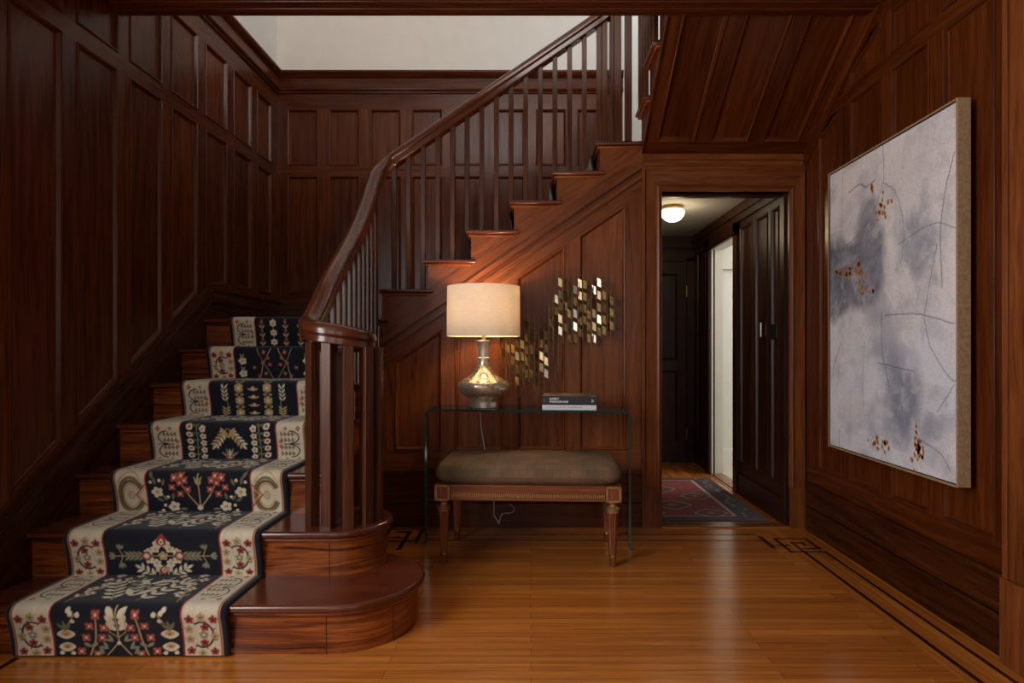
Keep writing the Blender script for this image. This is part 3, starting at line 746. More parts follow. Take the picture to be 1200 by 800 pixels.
def sheet(name, rows, img, mat, parent=None, uvs=False):
    """grid mesh with per-vertex woven/painted colours"""
    P = np.array(rows, dtype=np.float32); ny, nx = P.shape[:2]; me = bpy.data.meshes.new(name)
    idx = np.arange(ny*nx).reshape(ny, nx); q = np.stack([idx[:-1, :-1], idx[:-1, 1:], idx[1:, 1:], idx[1:, :-1]], -1).reshape(-1, 4)
    me.vertices.add(ny*nx); me.vertices.foreach_set('co', P.reshape(-1))
    me.loops.add(q.size); me.loops.foreach_set('vertex_index', q.reshape(-1).astype(np.int32))
    me.polygons.add(len(q)); me.polygons.foreach_set('loop_start', (np.arange(len(q))*4).astype(np.int32)); me.polygons.foreach_set('loop_total', np.full(len(q), 4, dtype=np.int32))
    me.polygons.foreach_set('use_smooth', np.ones(len(q), dtype=bool)); me.update(calc_edges=True)
    at = me.color_attributes.new('pattern', 'FLOAT_COLOR', 'POINT')
    c = np.ones((ny*nx, 4), dtype=np.float32); c[:, :3] = img.reshape(-1, 3); at.data.foreach_set('color', c.reshape(-1))
    me.materials.append(MAT[mat]); o = bpy.data.objects.new(name, me); col.objects.link(o)
    if parent: o.parent = parent
    return o
rng = np.random.RandomState(3)
def fbm(ny, nx, base, octaves=5, gain=.5, ax=1, ay=1):
    out = np.zeros((ny, nx)); amp = 1; tot = 0
    for o_ in range(octaves):
        gx, gy = max(2, int(base*ax*2**o_)+2), max(2, int(base*ay*2**o_)+2); g = rng.rand(gy, gx)
        yy = np.linspace(0, gy-1.001, ny); xx = np.linspace(0, gx-1.001, nx); yi, xi = yy.astype(int), xx.astype(int); fy, fx = (yy-yi)[:, None], (xx-xi)[None]
        fy = fy*fy*(3-2*fy); fx = fx*fx*(3-2*fx)
        g00 = g[yi][:, xi]; g01 = g[yi][:, xi+1]; g10 = g[yi+1][:, xi]; g11 = g[yi+1][:, xi+1]
        out += amp*((g00*(1-fx)+g01*fx)*(1-fy)+(g10*(1-fx)+g11*fx)*fy); tot += amp; amp *= gain
    return out/tot

# ------------------------------------------------------------------ the stair runner
NAVY = lin((22, 24, 36)); CREAM = lin((216, 203, 176)); RED = lin((158, 56, 46)); TAN = lin((190, 160, 112)); GRN = lin((112, 112, 84)); INK = lin((36, 38, 44))
SAGE = lin((140, 140, 112)); GOLD = lin((198, 166, 116)); IVORY = lin((226, 212, 184)); ROSE = lin((178, 88, 72))
CW = .785
def border(r, kind, y, h, side):
    """one motif of the cream border; side -1 left, +1 right"""
    cx = .0925 if side < 0 else CW-.0925; m = side; cy = y+h/2
    if kind == 'ring':
        r.arc(cx, cy, .040, 60, 300, .007, INK, h*.30) if m < 0 else r.arc(cx, cy, .040, -120, 120, .007, INK, h*.30)
        if m < 0: pass
        for dx, dy, c in ((-.045, .36, RED), (.04, .36, RED), (-.002, .41, TAN), (-.012, .17, RED), (.046, .12, TAN), (-.005, -.01, SAGE), (-.045, -.05, TAN),
                          (-.006, -.2, RED), (.045, -.12, TAN), (-.042, -.4, RED), (.042, -.38, RED), (.002, -.44, TAN)):
            x_ = cx+dx*(1 if m < 0 else -1); r.flower(x_, cy+dy*h, .0165, c, CREAM if c == SAGE else INK if c == RED else GRN, 5)
        for a in range(60, 301, 48):
            a2 = math.radians(a if m < 0 else 180-a); r.line([(cx+.04*math.cos(a2), cy+h*.27*math.sin(a2)), (cx+.053*math.cos(a2), cy+h*.34*math.sin(a2))], .004, INK)
    elif kind == 'hook':
        s = -m
        for q in (-1, 1):
            r.arc(cx-s*.0, cy+q*h*.21, .042, 90 if s > 0 else 90, 270 if s > 0 else -90, .0055, INK, h*.19)
            for k in range(4):
                for e in (-.11, 0.08):
                    x_ = cx+s*(-.016+.018*k); yy = cy+q*h*(.22+e); r.leaf(x_, yy, .016, .008, 60 if s > 0 else 120, lin((140, 66, 52))); r.leaf(x_, yy, .014, .007, -50 if s > 0 else 230, GRN)
                    r.line([(cx-s*.02, cy+q*h*(.22+e)), (cx+s*.045, cy+q*h*(.22+e))], .003, GRN)
        r.line([(cx-s*.045, cy), (cx+s*.03, cy)], .005, INK)
        r.flower(cx+s*.048, cy+.012, .010, RED, TAN, 4); r.flower(cx+s*.048, cy-.012, .010, RED, TAN, 4)
        for q in (-1, 1): r.flower(cx-s*.04, cy+q*h*.46, .011, RED, TAN, 4); r.flower(cx+s*.02, cy+q*h*.46, .009, SAGE, RED, 4)
    else:
        s = -m
        for rr, c, w in ((.054, GRN, .010), (.044, lin((120, 88, 52)), .012), (.034, TAN, .006)):
            for q in (-1, 1): r.arc(cx-s*.0, cy+q*h*.05, rr, 25*q, 190*q, w, c, rr*1.35)
        r.arc(cx, cy+h*.1, .058, 40, 150, .006, GOLD, .085)
        r.ell(cx, cy, .016, .02, TAN); r.ell(cx, cy, .009, .012, CREAM); r.ell(cx, cy, .004, .006, GOLD)
        r.line([(cx+s*.062, cy+.05), (cx+s*.02, cy), (cx+s*.062, cy-.05)], .006, RED); r.line([(cx+s*.062, cy+.036), (cx+s*.032, cy), (cx+s*.062, cy-.036)], .005, GOLD)
def sprig(r, x, y, dx, dy, n, lw, c, c2=None, stem=TAN, both=True):
    L = math.hypot(dx, dy); a = math.degrees(math.atan2(dy, dx)); r.line([(x, y), (x+dx, y+dy)], .0035, stem)
    for k in range(n):
        t = (k+.6)/n; px, py = x+dx*t, y+dy*t
        r.leaf(px, py, lw, lw*.42, a+48, c); 
        if both: r.leaf(px, py, lw, lw*.42, a-48, c2 or c)
    r.leaf(x+dx, y+dy, lw, lw*.42, a, c)
def tulip(r, x, y, a, s=1):
    for d in (-32, 0, 32): r.leaf(x, y, .024*s, .012*s, a+d, SAGE)
def field(r, kind, y, h):
    C = CW/2
    for m in (-1, 1):
        if kind == 1:
            pts = [(C+m*.055, y), (C+m*.06, y+h*.5), (C+m*.085, y+h*.9)] if m > 0 else [(C-.10, y), (C-.075, y+h*.4), (C-.078, y+h*.9)]
            pts = [(C+m*.105, y), (C+m*.082, y+h*.35), (C+m*.070, y+h*.88)]
            r.line(pts, .0055, TAN)
            for dx, dy in ((.07, .90), (.098, .66), (.048, .62), (.115, .40), (.058, .40), (.135, .1), (.078, .04)):
                r.flower(C+m*dx, y+h*dy, .0155, ROSE, IVORY, 4, PI/4, lin((150, 60, 50)))
            r.leaf(C+m*.1, y+h*.2, .03, .014, 90-m*60, SAGE); r.leaf(C+m*.1, y+h*.2, .03, .014, 90+m*60, SAGE)
            for yy, s in ((.20, 1), (.48, 1.08)):
                r.ell(C+m*.185, y+h*yy, .030*s, .017*s, IVORY, 0, 1.6); r.ell(C+m*.185, y+h*yy-.006, .018*s, .012*s, IVORY); r.ell(C+m*.185, y+h*yy+.003, .017*s, .010*s, GOLD); r.ell(C+m*.185, y+h*yy, .006, .005, ROSE)
            for a in (60, 95, 130): r.leaf(C+m*.185, y+h*.55, .042, .013, a, GRN)
            for dx, dy in ((.155, .78), (.135, .9), (.16, .92), (.17, .98), (.205, .07), (.165, .06)): r.ell(C+m*dx, y+h*dy, .0085, .0085, IVORY)
            r.line([(C+m*.17, y+h*.72), (C+m*.145, y+h*.92)], .003, TAN)
            for dy in (.66, .80, .94): r.leaf(C+m*.006, y+h*(dy-.10), .046, .024, 90-m*42, IVORY)
            r.line([(C+m*.004, y+h*.42), (C+m*.028, y+h*.52), (C+m*.03, y+h*.72)], .003, TAN)
            r.line([(C, y+h*.3), (C+m*.045, y)], .004, TAN)
            for dx, dy in ((.02, .32), (.04, .16), (.055, .05)): r.leaf(C+m*dx, y+h*dy, .032, .011, 90-m*30, SAGE); r.leaf(C+m*dx, y+h*dy, .03, .010, 90-m*75, SAGE)
            if m > 0: r.line([(C, y+h*.3), (C, y+h*1.05)], .005, TAN); r.ell(C, y+h*.28, .007, .007, IVORY)
        elif kind == 2:
            cy = y+h*.5
            r.line([(C, cy), (C+m*.205, cy)], .004, TAN)
            for k in range(4): r.leaf(C+m*(.075+.018*k), cy, .032, .011, 90-m*52, SAGE); r.leaf(C+m*(.075+.018*k), cy, .032, .011, -90+m*52, SAGE)
            r.line([(C+m*.16, cy), (C+m*.175, cy+.035)], .003, TAN); r.line([(C+m*.16, cy), (C+m*.175, cy-.035)], .003, TAN)
            tulip(r, C+m*.19, cy, 90-m*90, 1.15); tulip(r, C+m*.17, cy+.03, 90+m*10, 1.05); tulip(r, C+m*.17, cy-.03, -90-m*10, 1.05)
            for sx, sy in ((m*.026, .026), (m*.026, -.026), (m*.05, .014), (m*.05, -.014), (m*.015, .045), (m*.015, -.045)): r.flower(C+sx*1.12, cy+sy*1.2, .0185, IVORY, GOLD, 5)
            r.ell(C+m*.066, cy, .023, .021, RED, 0, 1.3); r.ell(C+m*.066, cy, .013, .012, IVORY, 0, 1.3)
            if m > 0:
                for q in (-1, 1): r.ell(C, cy+q*.066, .021, .024, RED, 0, 1.3); r.ell(C, cy+q*.062, .010, .013, IVORY, 0, 1.3); r.ell(C, cy+q*.062, .004, .005, RED)
                r.flower(C, cy, .020, GOLD, RED, 5); r.ell(C, cy, .006, .006, IVORY)
            for dx in (.012, .03): r.line([(C+m*dx, cy-.05), (C+m*(dx+.008), y)], .0028, IVORY)
            sprig(r, C+m*.03, y+.0, m*.06, .035, 3, .03, IVORY)
        elif kind == 3:
            r.line([(C, y+h*.12), (C+m*.045, y+h*.45), (C+m*.10, y+h*1.0)], .0055, TAN)
            for dx, dy in ((.105, .92), (.082, .80), (.06, .86), (.118, .68), (.05, .62), (.085, .5), (.075, .96)): r.flower(C+m*dx, y+h*dy, .0155, ROSE, IVORY, 4, PI/4, lin((150, 60, 50)))
            for dx, dy in ((.185, .55), (.115, .16)): r.flower(C+m*dx, y+h*dy, .026, IVORY, TAN, 5, .3)
            for dx, dy, a in ((.19, .75, 80), (.16, .72, 110), (.12, .35, 100), (.145, .32, 60), (.16, .3, 30), (.09, .1, 180), (.2, .9, 60)): r.leaf(C+m*dx, y+h*dy, .034, .014, a if m > 0 else 180-a, GRN)
            for dx, dy in ((.14, .42), (.155, .2), (.21, .82), (.17, .86), (.165, .06)): r.ell(C+m*dx, y+h*dy, .007, .007, IVORY)
            if m > 0:
                r.line([(C, y+h*.12), (C, y+h)], .005, TAN); r.ell(C, y+h*.13, .013, .015, IVORY, 0, 1.4); r.ell(C, y+h*.82, .014, .016, TAN, 0, 1.4)
            r.leaf(C, y+h*.8, .03, .012, 90-m*35, SAGE)
        elif kind == 4:
            x0 = C+m*.155; r.line([(x0, y), (x0-m*.005, y+h)], .004, SAGE)
            for k in range(5):
                yy = y+h*(.1+.2*k); r.flower(x0-m*.032, yy, .016, IVORY, ROSE, 5, .2); r.ell(x0+m*.032, yy+.01, .017, .014, IVORY, m*.5, 1.7); r.ell(x0+m*.032, yy+.01, .008, .006, ROSE)
                r.leaf(x0, yy+.01, .022, .009, 90-m*60, GRN); r.leaf(x0, yy+.01, .022, .009, 90+m*60, GRN)
            sprig(r, C+m*.005, y+h*.9, m*.06, -h*.45, 5, .030, IVORY, GOLD)
            r.leaf(C, y+h*.65, .06, .022, 90-m*35, TAN)
            for a in (20, 55): r.leaf(C, y+h*.08, .05, .012, 90-m*a, SAGE)
            if m > 0: r.ell(C, y+h*.06, .022, .016, RED, 0, 1.5); r.ell(C, y+h*.06, .013, .009, GOLD, 0, 1.5); r.leaf(C, y+h*.1, .04, .01, 90, IVORY)
        elif kind == 5:
            for x0, c in ((.075, GOLD), (.005, ROSE)):
                for k in range(4 if x0 < .05 else 3):
                    yy = y+h*(.12+(.25 if x0 < .05 else .38)*k)
                    if x0 > .05: r.flower(C+m*x0, yy, .024, TAN, lin((120, 96, 66)), 6); r.ell(C+m*x0, yy, .008, .008, IVORY); r.flower(C+m*(x0-.014), yy+.034, .010, TAN, RED, 4); r.flower(C+m*(x0+.014), yy+.034, .010, TAN, RED, 4)
                    elif m > 0: r.ell(C, yy, .015, .013, ROSE, 0, 1.4); r.ell(C, yy, .008, .007, IVORY, 0, 1.4); r.leaf(C, yy-.01, .03, .010, 20, TAN); r.leaf(C, yy-.01, .03, .010, 160, TAN)
            x0 = C+m*.15; r.line([(x0, y), (x0-m*.01, y+h*.4), (x0+m*.01, y+h)], .004, SAGE)
            for k in range(4): r.leaf(x0+m*.004, y+h*(.5+.12*k), .026, .009, 90-m*35, IVORY); r.leaf(x0, y+h*(.5+.12*k), .026, .009, 90+m*35, IVORY)
            for k in range(3): r.leaf(x0, y+h*(.04+.09*k), .028, .010, 90-50, TAN); r.leaf(x0, y+h*(.04+.09*k), .028, .010, 90+50, TAN)
        elif kind == 6:
            r.line([(C+m*.01, y), (C+m*.05, y+h*.4), (C+m*.10, y+h)], .004, SAGE); r.line([(C+m*.09, y), (C+m*.07, y+h*.5), (C+m*.02, y+h)], .004, TAN)
            for dx, dy in ((.04, .72), (.06, .9), (.07, .55), (.03, .5), (.09, .12), (.055, .2), (.12, .4)): r.flower(C+m*dx, y+h*dy, .013, lin((150, 70, 56)), TAN, 4, .5)
            for dx, dy in ((.185, .62), (.185, .2)): r.flower(C+m*dx, y+h*dy, .024, IVORY, GOLD, 5, .3); r.leaf(C+m*dx, y+h*dy+.015, .03, .011, 70, SAGE); r.leaf(C+m*dx, y+h*dy+.015, .03, .011, 110, SAGE)
        elif kind == 7:
            for x0 in (.045, .12, .19):
                r.line([(C+m*x0, y), (C+m*x0, y+h)], .004, SAGE)
                for k in range(3):
                    if x0 == .12: r.flower(C+m*x0, y+h*(.2+.33*k), .021, IVORY, GOLD, 6)
                    else: r.leaf(C+m*x0, y+h*(.08+.3*k), .03, .011, 55, TAN); r.leaf(C+m*x0, y+h*(.08+.3*k), .03, .011, 125, TAN); r.ell(C+m*x0, y+h*(.3+.3*k), .009, .009, ROSE)
        elif kind == 'spray':
            sprig(r, C+m*.045, y+h*.05, m*.085, h*.62, 5, .046, IVORY, IVORY)
            sprig(r, C+m*.012, y+h*.25, m*.035, h*.5, 4, .042, SAGE, IVORY)
            sprig(r, C+m*.20, y+h*.08, -m*.035, h*.4, 3, .034, IVORY, SAGE)
            for k in range(5): r.flower(C+m*(.165+.022*(k % 2)), y+h*(.28+.17*k), .019, IVORY, ROSE, 4)
            for k in range(3): r.flower(C+m*(.085+.03*(k % 2)), y+h*(.72+.11*k), .015, IVORY, ROSE, 4)
            r.leaf(C, y+h*.2, .09, .026, 90-m*38, IVORY); r.leaf(C, y+h*.62, .07, .022, 90-m*50, IVORY)
            r.line([(C+m*.2, y), (C+m*.15, y+h)], .0035, TAN)
def make_runner(lv, ltread, nsteps, px, kinds):
    """lv: riser base positions along the length"""
    r = Ras(CW, lv[-1], px, NAVY)
    r.rect(.021, CW-.021, -1, 99, TAN); r.rect(.024, CW-.024, -1, 99, lin((150, 56, 46))); r.rect(.029, CW-.029, -1, 99, CREAM)
    r.rect(.157, CW-.157, -1, 99, lin((170, 50, 44))); r.rect(.163, CW-.163, -1, 99, NAVY)
    for i in range(nsteps):
        y = lv[i]; h = .19; th = lv[i+1]-y-h; bk_, fk = kinds[i % len(kinds)]
        for s in (-1, 1):
            border(r, bk_, y+.004, h-.02, s); border(r, 'hook', y+h+.035, th-.06, s)
        field(r, fk, y+.004, h-.01); field(r, 'spray', y+h+.02, th-.03)
    n = fbm(r.ny, r.nx, 60, 3, .7)[..., None]; r.img *= (.86+.28*n); return r
def resample(pts, px):
    P = np.array(pts, float); d = np.r_[0, np.cumsum(np.hypot(*np.diff(P, axis=0).T))]; n = int(d[-1]/px)+1; s = np.linspace(0, d[-1], n)
    Q = np.stack([np.interp(s, d, P[:, 0]), np.interp(s, d, P[:, 1])], 1); k = 5; K_ = np.ones(2*k+1)/(2*k+1)
    for it in range(2):
        Qp = np.pad(Q, ((k, k), (0, 0)), 'edge'); Q = np.stack([np.convolve(Qp[:, i], K_, 'valid') for i in range(2)], 1)
    return Q, d
def runner_mesh(name, wayp, marks, place, kinds, px, thick=.011):
    Q, d = resample(wayp, px); lv = [d[i] for i in marks]+[d[-1]]
    nst = len(marks); r = make_runner(lv, 0, nst, px, kinds)
    n = min(len(Q), r.ny); Q = Q[:n]; img = r.img[:n]
    t = np.gradient(Q, axis=0); t /= np.linalg.norm(t, axis=1, keepdims=True)+1e-9; nrm = np.stack([-t[:, 1], t[:, 0]], 1)
    us = r.x; e = np.minimum(us, CW-us); th = np.where(e < .008, thick*np.sqrt(np.clip(1-(1-e/.008)**2, 0, 1)), thick)
    A = Q[:, None, 0]+nrm[:, None, 0]*th[None]; B = Q[:, None, 1]+nrm[:, None, 1]*th[None]; U = np.broadcast_to(us[None], A.shape)
    return sheet(name, place(A, B, U), img, 'wool_pile')
wp = [(D1-.002, .001)]; marks = [0]
for k in range(1, 8):
    y0 = D1+T*(k-1); z0 = R*(k-1); z1 = R*k
    if k > 1: wp.append((y0-.001, z0+.001)); marks.append(len(wp)-1)
    wp += [(y0-.006, z0+.06), (y0-.022, z1-.05), (y0-.032, z1-.028), (y0-.033, z1-.012), (y0-.024, z1+.001)]
wp += [(YB-.2, 7*R)]
wp = [(p[0], p[1]) for p in wp]
run = runner_mesh('stair_runner', wp, marks, lambda A, B, U: np.stack([U-1.863, A, B], -1),
                  [('ring', 1), ('ring', 2), ('leaf', 3), ('hook', 4), ('hook', 5), ('ring', 6), ('hook', 7)], .003)
tag(run, 'navy floral stair runner with cream borders running up the lower flight', 'carpet runner')
wp = [(X8-.3, ZL)]; wp.append((X8-.002, ZL+.001)); marks = [1]
for k in range(8, 14):
    x0 = X8+TX*(k-8); z0 = ZL+RU*(k-8); z1 = z0+RU
    if k > 8: wp.append((x0-.001, z0+.001)); marks.append(len(wp)-1)
    wp += [(x0-.008, z0+.06), (x0-.024, z1-.05), (x0-.032, z1-.026), (x0-.032, z1-.012), (x0-.024, z1+.001)]
wp += [(.9, z13)]
run2 = runner_mesh('stair_runner', wp, marks, lambda A, B, U: np.stack([A, 4.86-U, B], -1), [('ring', 6), ('hook', 7)], .006)
tag(run2, 'navy runner on the upper flight glimpsed between the balusters', 'carpet runner')

# ================================================================== HALL RUG
def hall_rug():
    w, h = 1.06, 1.36; r = Ras(w, h, .006, lin((118, 26, 34)))
    DK = lin((40, 28, 38)); CR_ = lin((186, 152, 128)); BL = lin((48, 58, 56)); RD = lin((128, 24, 36))
    r.rect(0, w, 0, h, DK); r.rect(.012, w-.012, .012, h-.012, lin((104, 38, 42))); r.rect(.02, w-.02, .02, h-.02, DK)
    rg = random.Random(5)
    for k in range(46):
        for s in (.09, w-.09): r.flower(s+rg.uniform(-.04, .04), .03+.0295*k, .014, rg.choice([lin((130, 60, 60)), CR_, lin((120, 40, 40))]), DK, 4)
    for k in range(30):
        for s in (.06, h-.06): r.flower(.05+.033*k, s+rg.uniform(-.02, .02), .014, rg.choice([lin((130, 60, 60)), lin((120, 40, 40))]), DK, 4)
    r.rect(.165, w-.165, .105, h-.105, DK); r.rect(.172, w-.172, .112, h-.112, CR_); r.rect(.196, w-.196, .13, h-.13, DK); r.rect(.204, w-.204, .138, h-.138, RD)
    for k in range(900): r.ell(rg.uniform(.21, w-.21), rg.uniform(.15, h-.15), rg.uniform(.006, .018), .006, rg.choice([lin((160, 96, 92)), lin((70, 44, 50)), lin((140, 44, 50)), lin((86, 30, 34))]))
    for x_, y_, s in ((w/2, .42, 1), (w/2, .92, 1), (.32, .2, .8), (w-.32, .2, .8), (.3, .68, .8), (w-.3, .68, .8)):
        r.ell(x_, y_, .14*s, .13*s, CR_, 0, 1.2); r.ell(x_, y_, .125*s, .115*s, BL, 0, 1.2); r.ell(x_, y_, .08*s, .07*s, RD, 0, 1.2); r.ell(x_, y_, .04*s, .035*s, lin((150, 90, 60)), 0, 1.2)
    x0, y0 = .47, 3.965; A, B = np.meshgrid(r.x, r.y); e = np.minimum(np.minimum(A, w-A), np.minimum(B, h-B))
    zz = .001+.008*np.clip(e/.006, 0, 1)
    root = empty('hall_rug', (x0+w/2, y0+h/2, 0), label='red and navy patterned runner rug on the inner hall floor', cat='rug')
    o = sheet('rug_pile', np.stack([A-w/2, B-h/2, zz], -1), r.img, 'wool_pile', root)
    b = MB(); rg = random.Random(2)
    for k in range(150):
        x_ = -w/2+w*(k+.5)/150; b.box(x_-.0025, x_+.0025, -h/2-.012-rg.uniform(0, .012), -h/2+.002, 0.0, .004, Y)
    f = b.build('fringe', 'fringe', root); tag(f, 'pale fringe along the near end', kind='stuff')
hall_rug()

# ================================================================== PAINTING
def painting():
    y0, y1, z0, z1 = 2.375, 3.392, .583, 2.055; w, h = y1-y0, z1-z0; px = .004
    r = Ras(w, h, px, (.5, .5, .5)); ny, nx = r.ny, r.nx
    s = np.linspace(1, 0, nx)[None]                         # 0 = far (left in the photo) .. 1 = near
    s = np.broadcast_to(s, (ny, nx)); s = 1-np.linspace(0, 1, nx)[None]+0*np.linspace(0, 1, ny)[:, None]   # photo-left=0
    v = 1-np.linspace(0, 1, ny)[:, None]+0*s                # 0 top .. 1 bottom
    n1 = fbm(ny, nx, 3, 6, .6); n2 = fbm(ny, nx, 8, 5, .6, .5, 1.6); n3 = fbm(ny, nx, 30, 3, .6, 2.5, .25); n4 = fbm(ny, nx, 2, 5, .55); n5 = fbm(ny, nx, 14, 5, .7)
    warp = (n1-.5)*.5; wu = s+warp*.5; wv = v+(n4-.5)*.35
    def blob(cx, cy, rx, ry, soft=.5, p=2.4): return np.clip((1-(np.abs((wu-cx)/rx)**p+np.abs((wv-cy)/ry)**p)**(1/p))/soft, 0, 1)
    base = np.array(lin((236, 229, 230)))[None, None]*np.ones((ny, nx, 3))
    def lay(c, m):
        nonlocal base
        m = np.clip(m, 0, 1)[..., None]; base = base*(1-m)+np.array(lin(c))*m
    lay((228, 216, 214), blob(.35, .1, .8, .25)*.7); lay((218, 221, 234), blob(.6, .85, .8, .35)*.8)
    lay((160, 158, 170), np.clip((n2-.5)*5, 0, 1)*.45); lay((214, 208, 208), np.clip((n1-.52)*6, 0, 1)*.5)
    lay((128, 126, 138), blob(.20, .41, .40, .19, .3)*(.6+.8*n2)); lay((92, 94, 108), blob(.12, .36, .34, .16, .5)*np.clip(n2*3-1.0, 0, 1)); lay((176, 168, 174), blob(.3, .40, .2, .1, .8)*np.clip(n5*4-2, 0, 1)*.7)
    lay((104, 106, 120), blob(.42, .38, .13, .16, .5)*np.clip(n2*2-.3, 0, 1)); lay((112, 112, 128), blob(.38, .22, .12, .1, .6)*.7); lay((120, 122, 138), blob(.08, .52, .16, .08, .5)*.8)
    lay((150, 152, 166), blob(.78, .42, .2, .16, .7)*np.clip(n5*2-.5, 0, 1)*.9)
    lay((138, 142, 160), blob(.62, .8, .14, .2, .6)*np.clip(n2*2-.2, 0, 1)*1.0); lay((150, 154, 172), blob(.5, .62, .1, .2, .7)*.5); lay((140, 142, 158), blob(.85, .93, .14, .05, .6)*.6)
    lay((160, 162, 178), blob(.45, .92, .2, .06, .7)*.6); lay((176, 176, 188), np.clip((n3-.6)*6, 0, 1)*.2)
    lay((222, 216, 216), blob(.72, .2, .25, .12, .7)*np.clip(n4*2-.5, 0, 1)*.6); lay((216, 214, 220), blob(.2, .66, .2, .1, .7)*.5)
    lay((170, 166, 178), np.clip((n5-.52)*5, 0, 1)*.35); lay((228, 222, 222), np.clip((.46-n5)*6, 0, 1)*.35)
    r.img = base
    INKP = lin((96, 98, 112))
    def P(a, b_): return ((1-a)*w, (1-b_)*h)
    def vein(pts, wd=.004, c=INKP):
        q = catmull([(*P(*p), 0) for p in pts], 8); r.line([(p.x+random.uniform(-.002, .002), p.y+random.uniform(-.002, .002)) for p in q], wd, c)
    vein([(.50, .0), (.51, .08), (.49, .14), (.35, .24), (.10, .30), (.02, .36)], .003); vein([(.20, .10), (.30, .09), (.36, .11), (.44, .10)], .005); vein([(.50, .12), (.60, .17), (.66, .28), (.64, .4)], .004, lin((140, 140, 152)))
    vein([(.14, .03), (.13, .25), (.15, .4)], .003, lin((150, 148, 158))); vein([(.98, .13), (.93, .22), (.90, .33), (.91, .48)], .006, lin((140, 144, 158))); vein([(.62, .33), (.85, .30), (.99, .33)], .0025)
    vein([(.52, .54), (.75, .545), (.98, .58)], .0035); vein([(.80, .55), (.84, .45), (.88, .36)], .003); vein([(.80, .56), (.84, .64), (.95, .72), (1, .73)], .003); vein([(.98, .74), (.88, .82)], .003)
    vein([(.49, .53), (.5, .66), (.55, .76)], .004); vein([(.46, .69), (.6, .70), (.73, .71)], .003); vein([(.35, .62), (.33, .75), (.34, .85)], .003, lin((140, 142, 156))); vein([(.03, .72), (.12, .62)], .003); vein([(.1, .7), (.08, .78)], .002)
    vein([(.75, .9), (.9, .93), (.96, .97)], .003); vein([(.1, .93), (.1, 1.0)], .003)
    root = empty('abstract_painting', (XR-.072, (y0+y1)/2, z0), label='large grey and white abstract canvas with gold flecks in pale wood frame on right wall', cat='painting')
    A, B = np.meshgrid(r.x, r.y); o = sheet('canvas', np.stack([np.full(A.shape, .005), A-w/2, B], -1), r.img, 'painted_canvas', root)
    b = MB(); c = Vector((0, 0, 0)); t = .008; dpt = .046
    for (ya, yb, za, zb, g) in ((-w/2-t, -w/2, -t, h+t, Z), (w/2, w/2+t, -t, h+t, Z), (-w/2, w/2, -t, 0, Y), (-w/2, w/2, h, h+t, Y)): b.box(-.002, .050, ya, yb, za, zb, g)
    b.build('frame', 'frame_wood', root, bevel=.0015)
    b = MB()
    for (ya, yb, za, zb) in ((-w/2, -w/2+.003, 0, h), (w/2-.004, w/2, 0, h), (-w/2, w/2, 0, .004), (-w/2, w/2, h-.005, h)): b.box(.002, .012, ya, yb, za, zb)
    b.build('shadow_gap', 'black', root)
    b = MB(); rg = random.Random(4)
    for (cx, cy, sx, sy, n) in ((.16, .38, .17, .016, 34), (.29, .365, .03, .03, 10), (.33, .43, .05, .025, 9), (.50, .2, .05, .03, 16), (.41, .115, .02, .02, 5), (.48, .95, .07, .018, 16), (.76, .93, .035, .045, 26), (.43, .455, .03, .02, 5)):
        for k in range(n):
            a_, v_ = cx+rg.gauss(0, .5)*sx, cy+rg.gauss(0, .6)*sy; yy, zz = -w/2+(1-a_)*w, (1-v_)*h
            if yy > w/2-.012: continue
            l, q, an = rg.uniform(.009, .018), rg.uniform(.005, .010), rg.uniform(.3, 1.5)
            b.poly([(.0035, yy+l*math.cos(an+t2)*(.6 if i_ % 2 else 1)*(1 if i_ in (0, 3) else q/l*1.3), zz+l*math.sin(an+t2)*(1 if i_ in (0, 3) else q/l*1.3)) for i_, t2 in enumerate([0, PI/3, 2*PI/3, PI, 4*PI/3, 5*PI/3])])
    tag(b.build('gold_leaf', 'goldleaf', root), kind='stuff')
plain('goldleaf', (.42, .17, .035), .55, 0, var=.4, bscale=80)
painting()

# ================================================================== CONSOLE TABLE
cxa, cya = (-.60, 3.52), (.55, 3.41)
ang = math.atan2(cya[1]-cxa[1], cya[0]-cxa[0]); CL = math.hypot(cya[0]-cxa[0], cya[1]-cxa[1]); CD = .285; CH = .765; GT = .012
ct = empty('console_table', (*cxa, 0), ang, label='clear glass waterfall console table against the panelled wall', cat='table')
def uprof(off, rr):
    pts = [(off, 0)]; 
    for k in range(7): a = PI-PI/2*k/6; pts.append((off+rr+rr*math.cos(a), CH-off-rr+rr*math.sin(a)))
    for k in range(7): a = PI/2-PI/2*k/6; pts.append((CL-off-rr+rr*math.cos(a), CH-off-rr+rr*math.sin(a)))
    pts.append((CL-off, 0)); return pts
outer, inner = uprof(0, .032), uprof(GT, .020)
b = MB(); b.grid([[(x, 0, z) for x, z in outer], [(x, CD, z) for x, z in outer]]); b.grid([[(x, 0, z) for x, z in inner], [(x, CD, z) for x, z in inner]])
b.build('glass_sheet', 'clear_glass', ct)
b = MB()
for yy in (0, CD):
    for i in range(len(outer)-1): b.poly([(outer[i][0], yy, outer[i][1]), (outer[i+1][0], yy, outer[i+1][1]), (inner[i+1][0], yy, inner[i+1][1]), (inner[i][0], yy, inner[i][1])])
b.poly([(0, 0, 0), (GT, 0, 0), (GT, CD, 0), (0, CD, 0)]); b.poly([(CL-GT, 0, 0), (CL, 0, 0), (CL, CD, 0), (CL-GT, CD, 0)])
b.build('glass_edge', 'glass_edge', ct)
for x_ in (GT/2, CL-GT/2):
    for y_ in (.012, CD-.012): b = MB(); b.lathe([(.008, 0), (.008, .005)], (x_, y_, 0), 10); b.build('foot_pad', 'grey_foot', ct)
def on_console(x, y): # world x,y
    return x, y, CH

